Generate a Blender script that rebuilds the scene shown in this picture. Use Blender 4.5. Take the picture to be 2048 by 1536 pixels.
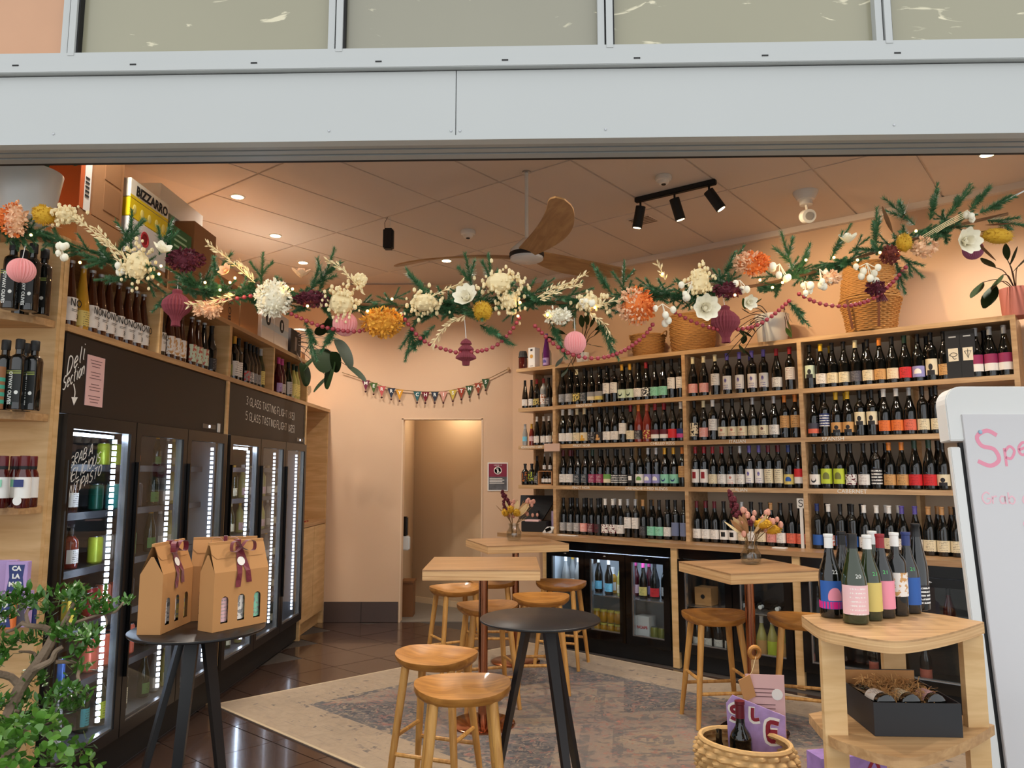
import bpy, bmesh, math, random
from mathutils import Vector, Matrix, Euler
random.seed(7)
R = math.radians
C = bpy.context.scene.collection
for o in list(bpy.data.objects): bpy.data.objects.remove(o)

# ------------------------------------------------------------------ camera, world, light, exposure
F, CX, CY, H, TH = 1500.0, 1024.0, 768.0, 1.54, R(6.8)
cam = bpy.data.cameras.new('camera'); cam.sensor_width = 36.0; cam.lens = F / 2048 * 36
cam.clip_start = 0.02
camo = bpy.data.objects.new('camera', cam); C.objects.link(camo)
camo.location = (0, 0, H); camo.rotation_euler = (R(90) + TH, 0, 0)
bpy.context.scene.camera = camo
vs = bpy.context.scene.view_settings
vs.view_transform = 'Standard'; vs.look = 'None'; vs.gamma = 1.0; vs.use_curve_mapping = False
vs.exposure = 0.18
SKY = 1.3
LAMP = 1.0
w = bpy.data.worlds.new('overcast_sky'); bpy.context.scene.world = w; w.use_nodes = True
bgn = w.node_tree.nodes['Background']; bgn.inputs[0].default_value = (0.95, 0.975, 1.0, 1); bgn.inputs[1].default_value = SKY

# ------------------------------------------------------------------ helpers
def ray(px, py):
    x = (px - CX) / F; y = (CY - py) / F; c, s = math.cos(TH), math.sin(TH)
    return Vector((x, c - s * y, s + c * y))
O0 = Vector((0, 0, H))
def atz(px, py, z):
    d = ray(px, py); return O0 + d * ((z - H) / d.z)
def aty(px, py, Y):
    d = ray(px, py); return O0 + d * (Y / d.y)

class Frame:
    """a wall's own axes: u along it to the viewer's right, v into it, z up"""
    def __init__(s, o, rz):
        s.o = Vector(o); s.rz = rz; s.x = Vector((math.cos(rz), math.sin(rz), 0)); s.y = Vector((-math.sin(rz), math.cos(rz), 0))
    def P(s, u, v, z): return s.o + s.x * u + s.y * v + Vector((0, 0, z))
    def hit(s, px, py, v=0.0):
        d = ray(px, py); t = (s.y.dot(s.o) + v - s.y.dot(O0)) / s.y.dot(d); p = O0 + d * t
        return s.x.dot(p - s.o), p.z
    def u(s, px, py, v=0.0): return s.hit(px, py, v)[0]
ar = R(-51.5); dr = Vector((math.sin(ar), math.cos(ar), 0)); nr = Vector((dr.y, -dr.x, 0))
RW = Frame(nr * 5.685, math.atan2(-dr.y, -dr.x))
LW = Frame((-2.108, 0, 0), R(89.0))
CEIL = 3.6

def lin(c):
    return tuple(((v / 255) / 12.92 if v / 255 <= .04045 else ((v / 255 + .055) / 1.055) ** 2.4) for v in c)
MATS = {}
def nt(m): return m.node_tree.nodes, m.node_tree.links
def mat(name, col=(200, 200, 200), rough=.5, metal=0.0, emit=None, es=0.0, spec=None, coat=0.0, var=0.0, vscale=8.0, bump=0.0, bscale=60.0, sheen=0.0):
    if name in MATS: return MATS[name]
    m = bpy.data.materials.new(name); m.use_nodes = True; N, L = nt(m)
    b = N['Principled BSDF']; c = lin(col)
    b.inputs['Base Color'].default_value = (*c, 1); b.inputs['Roughness'].default_value = rough; b.inputs['Metallic'].default_value = metal
    if spec is not None: b.inputs['Specular IOR Level'].default_value = spec
    if coat: b.inputs['Coat Weight'].default_value = coat; b.inputs['Coat Roughness'].default_value = .05
    if sheen: b.inputs['Sheen Weight'].default_value = sheen
    if emit: b.inputs['Emission Color'].default_value = (*lin(emit), 1); b.inputs['Emission Strength'].default_value = es
    if var or bump:
        tc = N.new('ShaderNodeTexCoord')
    if var:
        nz = N.new('ShaderNodeTexNoise'); nz.inputs['Scale'].default_value = vscale; nz.inputs['Detail'].default_value = 4
        L.new(tc.outputs['Object'], nz.inputs['Vector'])
        mx = N.new('ShaderNodeMix'); mx.data_type = 'RGBA'
        mx.inputs[6].default_value = tuple(v * (1 - var) for v in c) + (1,); mx.inputs[7].default_value = tuple(min(1, v * (1 + var)) for v in c) + (1,)
        L.new(nz.outputs['Fac'], mx.inputs[0]); L.new(mx.outputs[2], b.inputs['Base Color'])
    if bump:
        n2 = N.new('ShaderNodeTexNoise'); n2.inputs['Scale'].default_value = bscale; L.new(tc.outputs['Object'], n2.inputs['Vector'])
        bp = N.new('ShaderNodeBump'); bp.inputs['Strength'].default_value = bump; bp.inputs['Distance'].default_value = .01
        L.new(n2.outputs['Fac'], bp.inputs['Height']); L.new(bp.outputs['Normal'], b.inputs['Normal'])
    MATS[name] = m; return m
def wood(name, c1, c2, rough=.45, scale=(2, 30, 30), coat=0.0, bands=0.0):
    if name in MATS: return MATS[name]
    m = mat(name, c1, rough, coat=coat); N, L = nt(m); b = N['Principled BSDF']
    tc = N.new('ShaderNodeTexCoord'); mp = N.new('ShaderNodeMapping'); mp.inputs['Scale'].default_value = scale
    L.new(tc.outputs['Object'], mp.inputs['Vector'])
    nz = N.new('ShaderNodeTexNoise'); nz.inputs['Scale'].default_value = 1.0; nz.inputs['Detail'].default_value = 6; nz.inputs['Distortion'].default_value = .6
    L.new(mp.outputs['Vector'], nz.inputs['Vector'])
    cr = N.new('ShaderNodeValToRGB'); cr.color_ramp.elements[0].position = .35; cr.color_ramp.elements[1].position = .68
    cr.color_ramp.elements[0].color = (*lin(c2), 1); cr.color_ramp.elements[1].color = (*lin(c1), 1)
    L.new(nz.outputs['Fac'], cr.inputs['Fac']); L.new(cr.outputs['Color'], b.inputs['Base Color'])
    bp = N.new('ShaderNodeBump'); bp.inputs['Strength'].default_value = .08; bp.inputs['Distance'].default_value = .004
    L.new(nz.outputs['Fac'], bp.inputs['Height']); L.new(bp.outputs['Normal'], b.inputs['Normal'])
    return m
def glass(name, tint=(255, 255, 255), refl=.12, rough=.0):
    if name in MATS: return MATS[name]
    m = bpy.data.materials.new(name); m.use_nodes = True; N, L = nt(m); N.remove(N['Principled BSDF'])
    out = N['Material Output']; tr = N.new('ShaderNodeBsdfTransparent'); tr.inputs[0].default_value = (*lin(tint), 1)
    gl = N.new('ShaderNodeBsdfGlossy'); gl.inputs['Roughness'].default_value = rough
    lw = N.new('ShaderNodeLayerWeight'); lw.inputs['Blend'].default_value = .5
    pw = N.new('ShaderNodeMath'); pw.operation = 'POWER'; pw.inputs[1].default_value = 5.0; L.new(lw.outputs['Facing'], pw.inputs[0])
    ad = N.new('ShaderNodeMath'); ad.operation = 'MULTIPLY_ADD'; ad.inputs[1].default_value = .8; ad.inputs[2].default_value = refl * .5; ad.use_clamp = True
    L.new(pw.outputs[0], ad.inputs[0])
    mx = N.new('ShaderNodeMixShader'); L.new(ad.outputs[0], mx.inputs[0]); L.new(tr.outputs[0], mx.inputs[1]); L.new(gl.outputs[0], mx.inputs[2])
    L.new(mx.outputs[0], out.inputs['Surface']); MATS[name] = m; return m

class MB:
    def __init__(s): s.v = []; s.f = []; s.uv = {}
    def add(s, vs, fs, uvs=None):
        n = len(s.v); s.v += [tuple(p) for p in vs]
        for i, f in enumerate(fs):
            if uvs: s.uv[len(s.f)] = uvs[i]
            s.f.append(tuple(n + k for k in f))
        return s
    def box(s, x0, x1, y0, y1, z0, z1):
        vs = [(x, y, z) for z in (z0, z1) for y in (y0, y1) for x in (x0, x1)]
        return s.add(vs, [(0, 2, 3, 1), (4, 5, 7, 6), (0, 1, 5, 4), (2, 6, 7, 3), (0, 4, 6, 2), (1, 3, 7, 5)])
    def obox(s, c, ax, ay, az):
        c = Vector(c); ax = Vector(ax); ay = Vector(ay); az = Vector(az)
        vs = [c + ax * i + ay * j + az * k for k in (-1, 1) for j in (-1, 1) for i in (-1, 1)]
        return s.add(vs, [(0, 2, 3, 1), (4, 5, 7, 6), (0, 1, 5, 4), (2, 6, 7, 3), (0, 4, 6, 2), (1, 3, 7, 5)])
    def lathe(s, prof, seg=16, cx=0, cy=0, cz=0, sq=None):
        vs = []; fs = []
        for r, z in prof:
            for k in range(seg):
                a = 2 * math.pi * k / seg
                if sq:
                    ca, sa = math.cos(a), math.sin(a); q = (abs(ca) ** sq + abs(sa) ** sq) ** (-1 / sq); vs.append((cx + r * q * ca, cy + r * q * sa, cz + z))
                else: vs.append((cx + r * math.cos(a), cy + r * math.sin(a), cz + z))
        for i in range(len(prof) - 1):
            for k in range(seg):
                k2 = (k + 1) % seg; fs.append((i * seg + k, i * seg + k2, (i + 1) * seg + k2, (i + 1) * seg + k))
        if prof[0][0] > 1e-5: fs.append(tuple(range(seg - 1, -1, -1)))
        if prof[-1][0] > 1e-5: fs.append(tuple((len(prof) - 1) * seg + k for k in range(seg)))
        return s.add(vs, fs)
    def tube(s, pts, r, seg=6, cap=True):
        pts = [Vector(p) for p in pts]; n = len(pts); rs = r if isinstance(r, (list, tuple)) else [r] * n
        vs = []; fs = []; up = None
        for i, p in enumerate(pts):
            t = (pts[min(i + 1, n - 1)] - pts[max(i - 1, 0)]).normalized()
            if up is None: up = Vector((0, 0, 1)) if abs(t.z) < .9 else Vector((1, 0, 0))
            a = t.cross(up)
            if a.length < 1e-6: a = t.orthogonal()
            a.normalize(); b = a.cross(t).normalized(); up = b
            for k in range(seg):
                q = 2 * math.pi * k / seg; vs.append(p + a * (rs[i] * math.cos(q)) + b * (rs[i] * math.sin(q)))
        for i in range(n - 1):
            for k in range(seg):
                k2 = (k + 1) % seg; fs.append((i * seg + k, i * seg + k2, (i + 1) * seg + k2, (i + 1) * seg + k))
        if cap: fs.append(tuple(range(seg - 1, -1, -1))); fs.append(tuple((n - 1) * seg + k for k in range(seg)))
        return s.add(vs, fs)
    def prism(s, poly, z0, z1):
        n = len(poly); vs = [(x, y, z0) for x, y in poly] + [(x, y, z1) for x, y in poly]
        fs = [tuple(range(n - 1, -1, -1)), tuple(range(n, 2 * n))] + [(i, (i + 1) % n, n + (i + 1) % n, n + i) for i in range(n)]
        return s.add(vs, fs)
    def wprism(s, poly, y0, y1):           # polygon in x,z, extruded along y
        n = len(poly); vs = [(x, y0, z) for x, z in poly] + [(x, y1, z) for x, z in poly]
        fs = [tuple(range(n)), tuple(range(2 * n - 1, n - 1, -1))] + [((i + 1) % n, i, n + i, n + (i + 1) % n) for i in range(n)]
        return s.add(vs, fs)
    def ball(s, c, r, seg=8, rings=5, sc=(1, 1, 1)):
        pr = []; c = Vector(c); vs = [c + Vector((0, 0, -r * sc[2]))]; fs = []
        for i in range(1, rings):
            a = math.pi * i / rings
            for k in range(seg):
                q = 2 * math.pi * k / seg; vs.append(c + Vector((r * sc[0] * math.sin(a) * math.cos(q), r * sc[1] * math.sin(a) * math.sin(q), -r * sc[2] * math.cos(a))))
        vs.append(c + Vector((0, 0, r * sc[2])))
        for k in range(seg): fs.append((0, 1 + (k + 1) % seg, 1 + k))
        for i in range(rings - 2):
            for k in range(seg): fs.append((1 + i * seg + k, 1 + i * seg + (k + 1) % seg, 1 + (i + 1) * seg + (k + 1) % seg, 1 + (i + 1) * seg + k))
        l = len(vs) - 1; b0 = 1 + (rings - 2) * seg
        for k in range(seg): fs.append((b0 + k, b0 + (k + 1) % seg, l))
        return s.add(vs, fs)
    def merge(s, o, M=None):
        s.add([(M @ Vector(p)) if M else p for p in o.v], o.f); return s
    def mesh(s, name, m=None, smooth=False, bevel=0.0):
        me = bpy.data.meshes.new(name); me.from_pydata(s.v, [], s.f)
        if s.uv:
            ul = me.uv_layers.new(name='uv')
            for p in me.polygons:
                u = s.uv.get(p.index)
                if u:
                    for k, li in enumerate(p.loop_indices): ul.data[li].uv = u[k]
        if bevel:
            bm = bmesh.new(); bm.from_mesh(me)
            es = [e for e in bm.edges if len(e.link_faces) == 2 and e.calc_face_angle(0) > .6]
            bmesh.ops.bevel(bm, geom=es, offset=bevel, segments=2, affect='EDGES', clamp_overlap=True); bm.to_mesh(me); bm.free()
        if smooth:
            for p in me.polygons: p.use_smooth = True
            try: me.set_sharp_from_angle(angle=R(40))
            except Exception: pass
        if m: me.materials.append(m)
        me.validate(); return me

def tag(o, label=None, cat=None, group=None, kind=None):
    if label: o['label'] = label
    if cat: o['category'] = cat
    if group: o['group'] = group
    if kind: o['kind'] = kind
    return o
def put(name, me, parent=None, loc=(0, 0, 0), rz=0.0, rot=None, label=None):
    o = bpy.data.objects.new(name, me); C.objects.link(o); o.location = loc
    o.rotation_euler = rot if rot else (0, 0, rz)
    if parent: o.parent = parent
    if label: o['label'] = label
    return o
def part(mb, name, m, parent=None, smooth=False, bevel=0.0, **k):
    return put(name, mb.mesh(name, m, smooth, bevel), parent, **k)
def thing(name, label, cat, loc=(0, 0, 0), rz=0.0, group=None, rot=None):
    o = put(name, None, None, loc, rz, rot); return tag(o, label, cat, group)
def struct(mb, name, m, smooth=False, bevel=0.0, label=None, **k):
    o = part(mb, name, m, None, smooth, bevel, **k); o['kind'] = 'structure'; tag(o, label or name.replace('_', ' ') + ' of the wine shop'); return o
def tree_copy(o, parent=None):
    c = o.copy(); C.objects.link(c); c.parent = parent
    for ch in o.children: tree_copy(ch, c)
    return c

# text as flat thin meshes: block type, and a small hand-lettered stroke alphabet
TXT = {}
def text_mesh(txt, size, m, depth=.0004, shear=0.0, bold=0.0, align='CENTER'):
    k = (txt, size, m.name, depth, shear, bold, align)
    if k in TXT: return TXT[k]
    cu = bpy.data.curves.new('lettering', 'FONT'); cu.body = txt; cu.size = size; cu.align_x = align; cu.align_y = 'CENTER'; cu.extrude = depth; cu.shear = shear; cu.offset = bold; cu.resolution_u = 2
    ob = bpy.data.objects.new('lettering', cu); C.objects.link(ob); bpy.context.view_layer.update()
    me = bpy.data.meshes.new_from_object(ob.evaluated_get(bpy.context.evaluated_depsgraph_get())); bpy.data.objects.remove(ob)
    me.materials.clear(); me.materials.append(m); TXT[k] = me; return me
def lettering(txt, size, m, parent, loc, rot=(R(90), 0, 0), name='lettering', **k):
    return put(name, text_mesh(txt, size, m, **k), parent, loc, rot=rot)
GL = {'A': '0 0 2 6 4 0|.8 2 3.2 2', 'B': '0 0 0 6 2.6 5.6 2.6 3.6 0 3.2 3.2 2.6 3 .4 0 0', 'C': '4 5 2.5 6 .4 4.5 .2 2 1.6 0 4 .8', 'D': '0 0 0 6 2.4 5.6 3.8 3.4 2.6 .6 0 0', 'E': '3.6 6 0 6 0 0 3.6 0|0 3 3 3',
 'F': '3.6 6 0 6 0 0|0 3 3 3', 'G': '4 5 2.4 6 .3 4.4 .2 1.8 1.8 0 4 .8 4 2.6 2.4 2.6', 'H': '0 0 0 6|4 0 4 6|0 3 4 3', 'I': '1 0 1 6', 'L': '0 6 0 0 3.4 0', 'N': '0 0 0 6 3.8 0 3.8 6', 'O': '2 6 .2 4.4 .3 1.4 2 0 3.8 1.5 3.8 4.5 2 6',
 'P': '0 0 0 6 2.8 5.8 3.2 3.8 0 2.8', 'R': '0 0 0 6 2.8 5.8 3 3.8 0 3 3.6 0', 'S': '3.8 5.2 2.2 6 .4 5 1 3.4 3 2.8 3.6 1 2 0 0 .8', 'T': '0 6 4 6|2 6 2 0', 'U': '0 6 .1 1.4 1.8 0 3.6 1.4 3.8 6', '$': '3.6 5 1 5 .4 3.6 3.4 2.4 3 1 0 1|2 6.4 2 -.4',
 '3': '.2 5.6 2.6 6 3.2 4.4 1.4 3.2 3.4 2 2.6 .2 0 .4', '5': '3.4 6 .6 6 .4 3.4 2.8 3.6 3.2 1 1.4 0 0 .6', '1': '.6 5 1.6 6 1.6 0', '2': '.2 5 2 6 3.2 4.6 .2 0 3.6 0', '0': '2 6 .2 4.4 .3 1.4 2 0 3.8 1.5 3.8 4.5 2 6', '(': '1.6 6.6 .4 4 .4 2 1.6 -.6', ')': '.4 6.6 1.6 4 1.6 2 .4 -.6',
 'a': '3 3.6 1.2 4 .2 2 1 .2 2.8 1 3 4 3 .6 3.6 0', 'b': '0 6 0 0|0 2.6 1.8 4 3.2 2 1.8 0 0 1', 'c': '3 3.4 1.6 4 .2 2.2 1.2 .1 3 .6', 'e': '.2 2 3 2.4 2 4 .4 3 .4 1 1.6 0 3.2 .8', 'i': '1 4 1 .4 1.6 0|1 5.4 1.1 5.7', 'l': '1 6 .8 1 1.6 0', 'n': '0 4 0 0|0 2.6 1.6 4 2.8 3 2.8 0', 'o': '1.8 4 .2 2.6 .6 .4 2 0 3.2 1.6 2.8 3.6 1.8 4',
 'p': '0 4 0 -2|0 2.8 1.8 4 3.2 2 1.8 0 0 1', 'r': '0 4 0 0|0 2.4 1 3.8 2.4 3.8', 's': '2.8 3.4 1.4 4 .4 3 2.6 1.4 1.6 0 0 .6', 't': '1.2 6 1 1 2 0|0 4.2 2.6 4.4', 'd': '3 6 3 0|3 2.6 1.2 4 0 2 1.2 0 3 1', 'u': '0 4 .2 .6 1.6 0 2.8 1|3 4 3 0', 'f': '3 5.6 1.8 6 1.2 4 1 0|0 3.6 2.4 3.6', '+': '0 3 3 3|1.5 4.6 1.5 1.4'}
def smooth_pts(p, k=4):
    if len(p) < 3: return p
    q = [p[0]] + p + [p[-1]]; out = []
    for i in range(1, len(q) - 2):
        for t in [j / k for j in range(k)]:
            a, b, c, d = q[i - 1], q[i], q[i + 1], q[i + 2]
            out.append(tuple(.5 * (2 * b[n] + (c[n] - a[n]) * t + (2 * a[n] - 5 * b[n] + 4 * c[n] - d[n]) * t * t + (3 * b[n] - a[n] - 3 * c[n] + d[n]) * t ** 3) for n in range(len(b))))
    return out + [p[-1]]
def ribbon(mb, pts, wd, y=0.0):           # flat stroke in the x,z plane facing -y
    n = len(pts); vs = []
    for i, (x, z) in enumerate(pts):
        a = pts[max(0, i - 1)]; b = pts[min(n - 1, i + 1)]; tx, tz = b[0] - a[0], b[1] - a[1]; l = math.hypot(tx, tz) or 1
        nx, nz = -tz / l * wd / 2, tx / l * wd / 2; vs += [(x + nx, y, z + nz), (x - nx, y, z - nz)]
    mb.add(vs, [(2 * i, 2 * i + 2, 2 * i + 3, 2 * i + 1) for i in range(n - 1)])
def hand(txt, h, wd, x0=0, z0=0, slope=0.0, shear=0.0, mb=None, gap=.3, jit=.15, xs=1.0):
    mb = mb or MB(); k = h / 6; x = x0; rg = random.Random(txt)
    for ch in txt:
        if ch == ' ': x += 2.6 * k * xs; continue
        g = GL[ch]; wmax = 0; dz = rg.uniform(-jit, jit)
        for st in g.split('|'):
            a = [float(q) for q in st.split()]; p = list(zip(a[0::2], a[1::2])); wmax = max(wmax, max(q[0] for q in p))
            p = [(q[0] + shear * q[1], q[1] + dz) for q in p]; p = smooth_pts(p)
            ribbon(mb, [(x + q[0] * k * xs, z0 + q[1] * k + slope * (x + q[0] * k * xs - x0)) for q in p], wd)
        x += (wmax + 1 + gap) * k * xs
    return mb

# ------------------------------------------------------------------ materials
PEACH = mat('peach_wall_paint', (214, 180, 148), .7, var=.03, vscale=3)
CEILM = mat('peach_ceiling_panel', (216, 204, 192), .75)
CEILG = mat('ceiling_grid_strip', (222, 208, 194), .6)
PLY = wood('birch_ply', (222, 186, 134), (200, 160, 106), .5, (3, 3, 22))
PLYH = wood('birch_ply_shelf', (198, 158, 110), (170, 130, 86), .42, (2, 40, 40))
OAK = wood('oak_laminate', (208, 172, 128), (176, 138, 96), .35, (3, 40, 40))
OAKT = wood('oak_table_top', (182, 142, 100), (152, 114, 76), .32, (3, 40, 40))
OAKE = wood('oak_layered_edge', (226, 188, 136), (196, 152, 102), .45, (2, 2, 120))
STOOLS = wood('stool_seat_wood', (186, 128, 58), (150, 96, 38), .38, (5, 40, 40), coat=.15)
STOOLL = wood('stool_leg_wood', (214, 162, 88), (178, 124, 58), .45, (40, 40, 4))
BLK = mat('black_satin_metal', (20, 20, 22), .35)
BLKM = mat('black_matte', (14, 14, 15), .6)
BLKG = mat('black_gloss', (8, 8, 9), .12)
CHALK = mat('blackboard_panel', (34, 27, 22), .55)
WHITE = mat('white_gloss', (222, 223, 220), .25)
WHITEM = mat('white_matte', (232, 230, 224), .6)
ALU = mat('white_powder_coat', (184, 187, 185), .42, var=.03, vscale=2)
TRK = mat('grey_aluminium', (160, 162, 160), .35)
INKW = mat('white_chalk_ink', (235, 235, 228), .7)
INKK = mat('black_ink', (18, 17, 17), .7)
COPPER = mat('rose_copper', (182, 122, 90), .16, metal=1.0)
KRAFT = mat('kraft_card', (190, 138, 84), .75, var=.04)
CARD = mat('brown_carton', (158, 112, 70), .8, var=.05)
PINKP = mat('pink_paper', (224, 182, 178), .7)
RIB = mat('burgundy_ribbon', (112, 16, 38), .4, sheen=.4)
LED = mat('cold_led_strip', (235, 242, 255), .5, emit=(214, 228, 255), es=20.0)
LEDS = mat('cold_led_soft', (235, 242, 255), .5, emit=(225, 234, 255), es=3.5)
PANE = glass('cooler_glass', (245, 248, 248), .07)
CLEAR = glass('clear_glass', (240, 240, 236), .16)
STEEL = mat('steel', (180, 182, 184), .25, metal=.9)
TILE = mat('dark_brown_tile', (66, 49, 41), .16, var=.16, vscale=3, coat=.25)
GROUT = mat('grout', (62, 54, 48), .8)
BASET = mat('brown_skirting_tile', (78, 62, 56), .35)
# ------------------------------------------------------------------ floor, walls, ceiling
fl = struct(MB().box(-3.2, 5.2, 1.9, 8.17, -.06, -.004), 'floor', GROUT)
pv = struct(MB().box(-9, 9, -6, 1.9, -.08, -.012), 'floor_outside', mat('concrete_paving', (150, 148, 144), .8, var=.1), label='concrete pavement outside the shop opening')
ea = Vector((math.sin(R(-49.8)), math.cos(R(-49.8)))); eb = Vector((math.sin(R(46.9)), math.cos(R(46.9))))
RUG_A = Vector((-2.0, 5.23)); RUG_U = Vector((2.15, 1.86)); RUG_V = Vector((2.85, -2.58))
def in_rug(p, m=.05):
    q = p - RUG_A; det = RUG_U.x * RUG_V.y - RUG_U.y * RUG_V.x
    a = (q.x * RUG_V.y - q.y * RUG_V.x) / det; b = (RUG_U.x * q.y - RUG_U.y * q.x) / det
    return m < a < 1 - m and m < b < 1 - m
TS = .425; g = .003
tp = [ea * (TS / 2 - g), eb * (TS / 2 - g)]
tmb = MB(); q0 = [(-1, -1), (1, -1), (1, 1), (-1, 1)]
pl = [(tp[0] * i + tp[1] * j) for i, j in q0]; pl = [(p.x, p.y) for p in pl][::-1]
tile_me = tmb.prism(pl, -.006, 0).mesh('tile', TILE)
org = Vector((-2.05, 5.66))
for i in range(-14, 14):
    for j in range(-14, 14):
        c = org + ea * (TS * (i + .5)) + eb * (TS * (j + .5))
        if not (-2.3 < c.x < 3.4 and 2.2 < c.y < 8.3): continue
        if c.y > 8.0 or (c.x < -2.06 and c.y > 3.2): continue
        vpl = nr.dot(Vector((c.x, c.y, 0)))
        if vpl > 5.72: continue
        if all(in_rug(c + tp[0] * a * 1.1 + tp[1] * b * 1.1, .0) for a, b in q0): continue
        if c.x > 2.2 and c.y < 4.2: continue
        put('tile', tile_me, fl, (c.x, c.y, random.uniform(-.0006, .0006)))

def rug_material():
    m = mat('faded_rug', (190, 168, 140), .95, sheen=.2); N, L = nt(m); b = N['Principled BSDF']
    uv = N.new('ShaderNodeUVMap'); uv.uv_map = 'uv'
    sx = N.new('ShaderNodeSeparateXYZ'); L.new(uv.outputs[0], sx.inputs[0])
    def M(op, a, c=None, clamp=False):
        n = N.new('ShaderNodeMath'); n.operation = op; n.use_clamp = clamp
        for i, v in enumerate((a, c)):
            if v is None: continue
            if hasattr(v, 'is_linked') or hasattr(v, 'links'): L.new(v, n.inputs[i])
            else: n.inputs[i].default_value = v
        return n.outputs[0]
    def noise(sc, det=5, vec=None, dist=0.0):
        n = N.new('ShaderNodeTexNoise'); n.inputs['Scale'].default_value = sc; n.inputs['Detail'].default_value = det; n.inputs['Distortion'].default_value = dist
        L.new(vec or uv.outputs[0], n.inputs['Vector']); return n.outputs['Fac']
    def vor(sc, feat='F1', met='MANHATTAN'):
        n = N.new('ShaderNodeTexVoronoi'); n.inputs['Scale'].default_value = sc; n.distance = met; L.new(uv.outputs[0], n.inputs['Vector']); return n.outputs['Distance'], n.outputs['Color']
    du = M('MINIMUM', sx.outputs[0], M('SUBTRACT', 2.9, sx.outputs[0])); dv = M('MINIMUM', sx.outputs[1], M('SUBTRACT', 4.0, sx.outputs[1])); ed = M('MINIMUM', du, dv)
    def band(a, c): return M('MULTIPLY', M('GREATER_THAN', ed, a), M('LESS_THAN', ed, c))
    wear = noise(2.2, 6); wear2 = noise(14, 5, dist=1.5); streak = N.new('ShaderNodeMapping'); streak.inputs['Scale'].default_value = (40, 3, 1); L.new(uv.outputs[0], streak.inputs[0]); st = noise(1.5, 4, streak.outputs[0])
    def ramp(v, a, c):
        n = N.new('ShaderNodeMapRange'); n.inputs[1].default_value = a; n.inputs[2].default_value = c; L.new(v, n.inputs[0]); return n.outputs[0]
    d1, c1 = vor(6.5); d2, c2 = vor(11.0, met='CHEBYCHEV')
    motif = M('MULTIPLY', M('GREATER_THAN', d1, .30), ramp(wear2, .42, .60)); motif2 = M('MULTIPLY', M('LESS_THAN', d2, .26), ramp(wear2, .5, .62))
    field = M('GREATER_THAN', ed, .5)
    # geometric medallions: diamonds along the field
    cu = M('ABSOLUTE', M('SUBTRACT', sx.outputs[0], 1.45)); cv = M('ABSOLUTE', M('SUBTRACT', M('PINGPONG', sx.outputs[1], 1.0), .5)); dia = M('ADD', M('MULTIPLY', cu, .8), cv)
    ring = M('GREATER_THAN', M('SINE', M('MULTIPLY', dia, 26.0)), .55)
    corner = M('MULTIPLY', field, M('GREATER_THAN', dia, .74))
    def mixc(fac, a, col, amt=1.0):
        n = N.new('ShaderNodeMix'); n.data_type = 'RGBA'; L.new(M('MULTIPLY', fac, amt), n.inputs[0]); L.new(a, n.inputs[6]); n.inputs[7].default_value = (*lin(col), 1); return n.outputs[2]
    base = N.new('ShaderNodeMix'); base.data_type = 'RGBA'; base.inputs[6].default_value = (*lin((128, 108, 84)), 1); base.inputs[7].default_value = (*lin((164, 142, 114)), 1); L.new(wear2, base.inputs[0])
    c = base.outputs[2]
    c = mixc(M('MULTIPLY', field, ramp(wear, .38, .6)), c, (128, 106, 92), .85)
    c = mixc(M('MULTIPLY', corner, ramp(noise(16, 6, dist=2.2), .40, .50)), c, (44, 46, 52), .92)
    c = mixc(M('MULTIPLY', band(.16, .5), motif2), c, (74, 64, 60), .85)
    c = mixc(M('MULTIPLY', band(.44, .5), ramp(wear2, .38, .5)), c, (60, 60, 64), .85)
    c = mixc(M('MULTIPLY', field, M('MULTIPLY', ring, ramp(wear2, .4, .55))), c, (66, 64, 66), .8)
    c = mixc(M('MULTIPLY', field, ramp(noise(7, 6, dist=2.0), .52, .60)), c, (72, 70, 72), .7)
    c = mixc(M('MULTIPLY', field, ramp(noise(9.5, 6, dist=2.5), .56, .64)), c, (142, 84, 68), .7)
    c = mixc(M('MULTIPLY', field, motif), c, (116, 104, 92), .5)
    c = mixc(M('MULTIPLY', ramp(wear, .5, .62), M('MULTIPLY', motif2, field)), c, (170, 96, 76), .8)
    c = mixc(ramp(st, .58, .72), c, (98, 86, 76), .5)
    c = mixc(M('LESS_THAN', ed, .02), c, (180, 158, 124), .9)
    L.new(c, b.inputs['Base Color'])
    bp = N.new('ShaderNodeBump'); bp.inputs['Strength'].default_value = .3; bp.inputs['Distance'].default_value = .006; L.new(noise(180, 2), bp.inputs['Height']); L.new(bp.outputs[0], b.inputs['Normal'])
    return m
rm = MB(); NU, NV = 10, 14; vs = []; fs = []; uvs = []
def rugp(a, b2, z):   # slightly rounded left corner
    p = RUG_A + RUG_U * a + RUG_V * b2; return (p.x, p.y, z)
bnd = [(.012, .0), (1, 0), (1, 1), (0, 1), (0, .008)]
rm.add([rugp(a, b2, .009) for a, b2 in bnd], [tuple(range(4, -1, -1))], [[(a * 2.9, b2 * 4.0) for a, b2 in bnd[::-1]]])
k = len(rm.v); rm.add([rugp(a, b2, .009) for a, b2 in bnd] + [rugp(a, b2, 0.0005) for a, b2 in bnd], [(i, (i + 1) % 5, 5 + (i + 1) % 5, 5 + i) for i in range(5)])
tag(part(rm, 'rug', rug_material()), 'faded beige and slate oriental rug on the brown tiles', 'rug')

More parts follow.
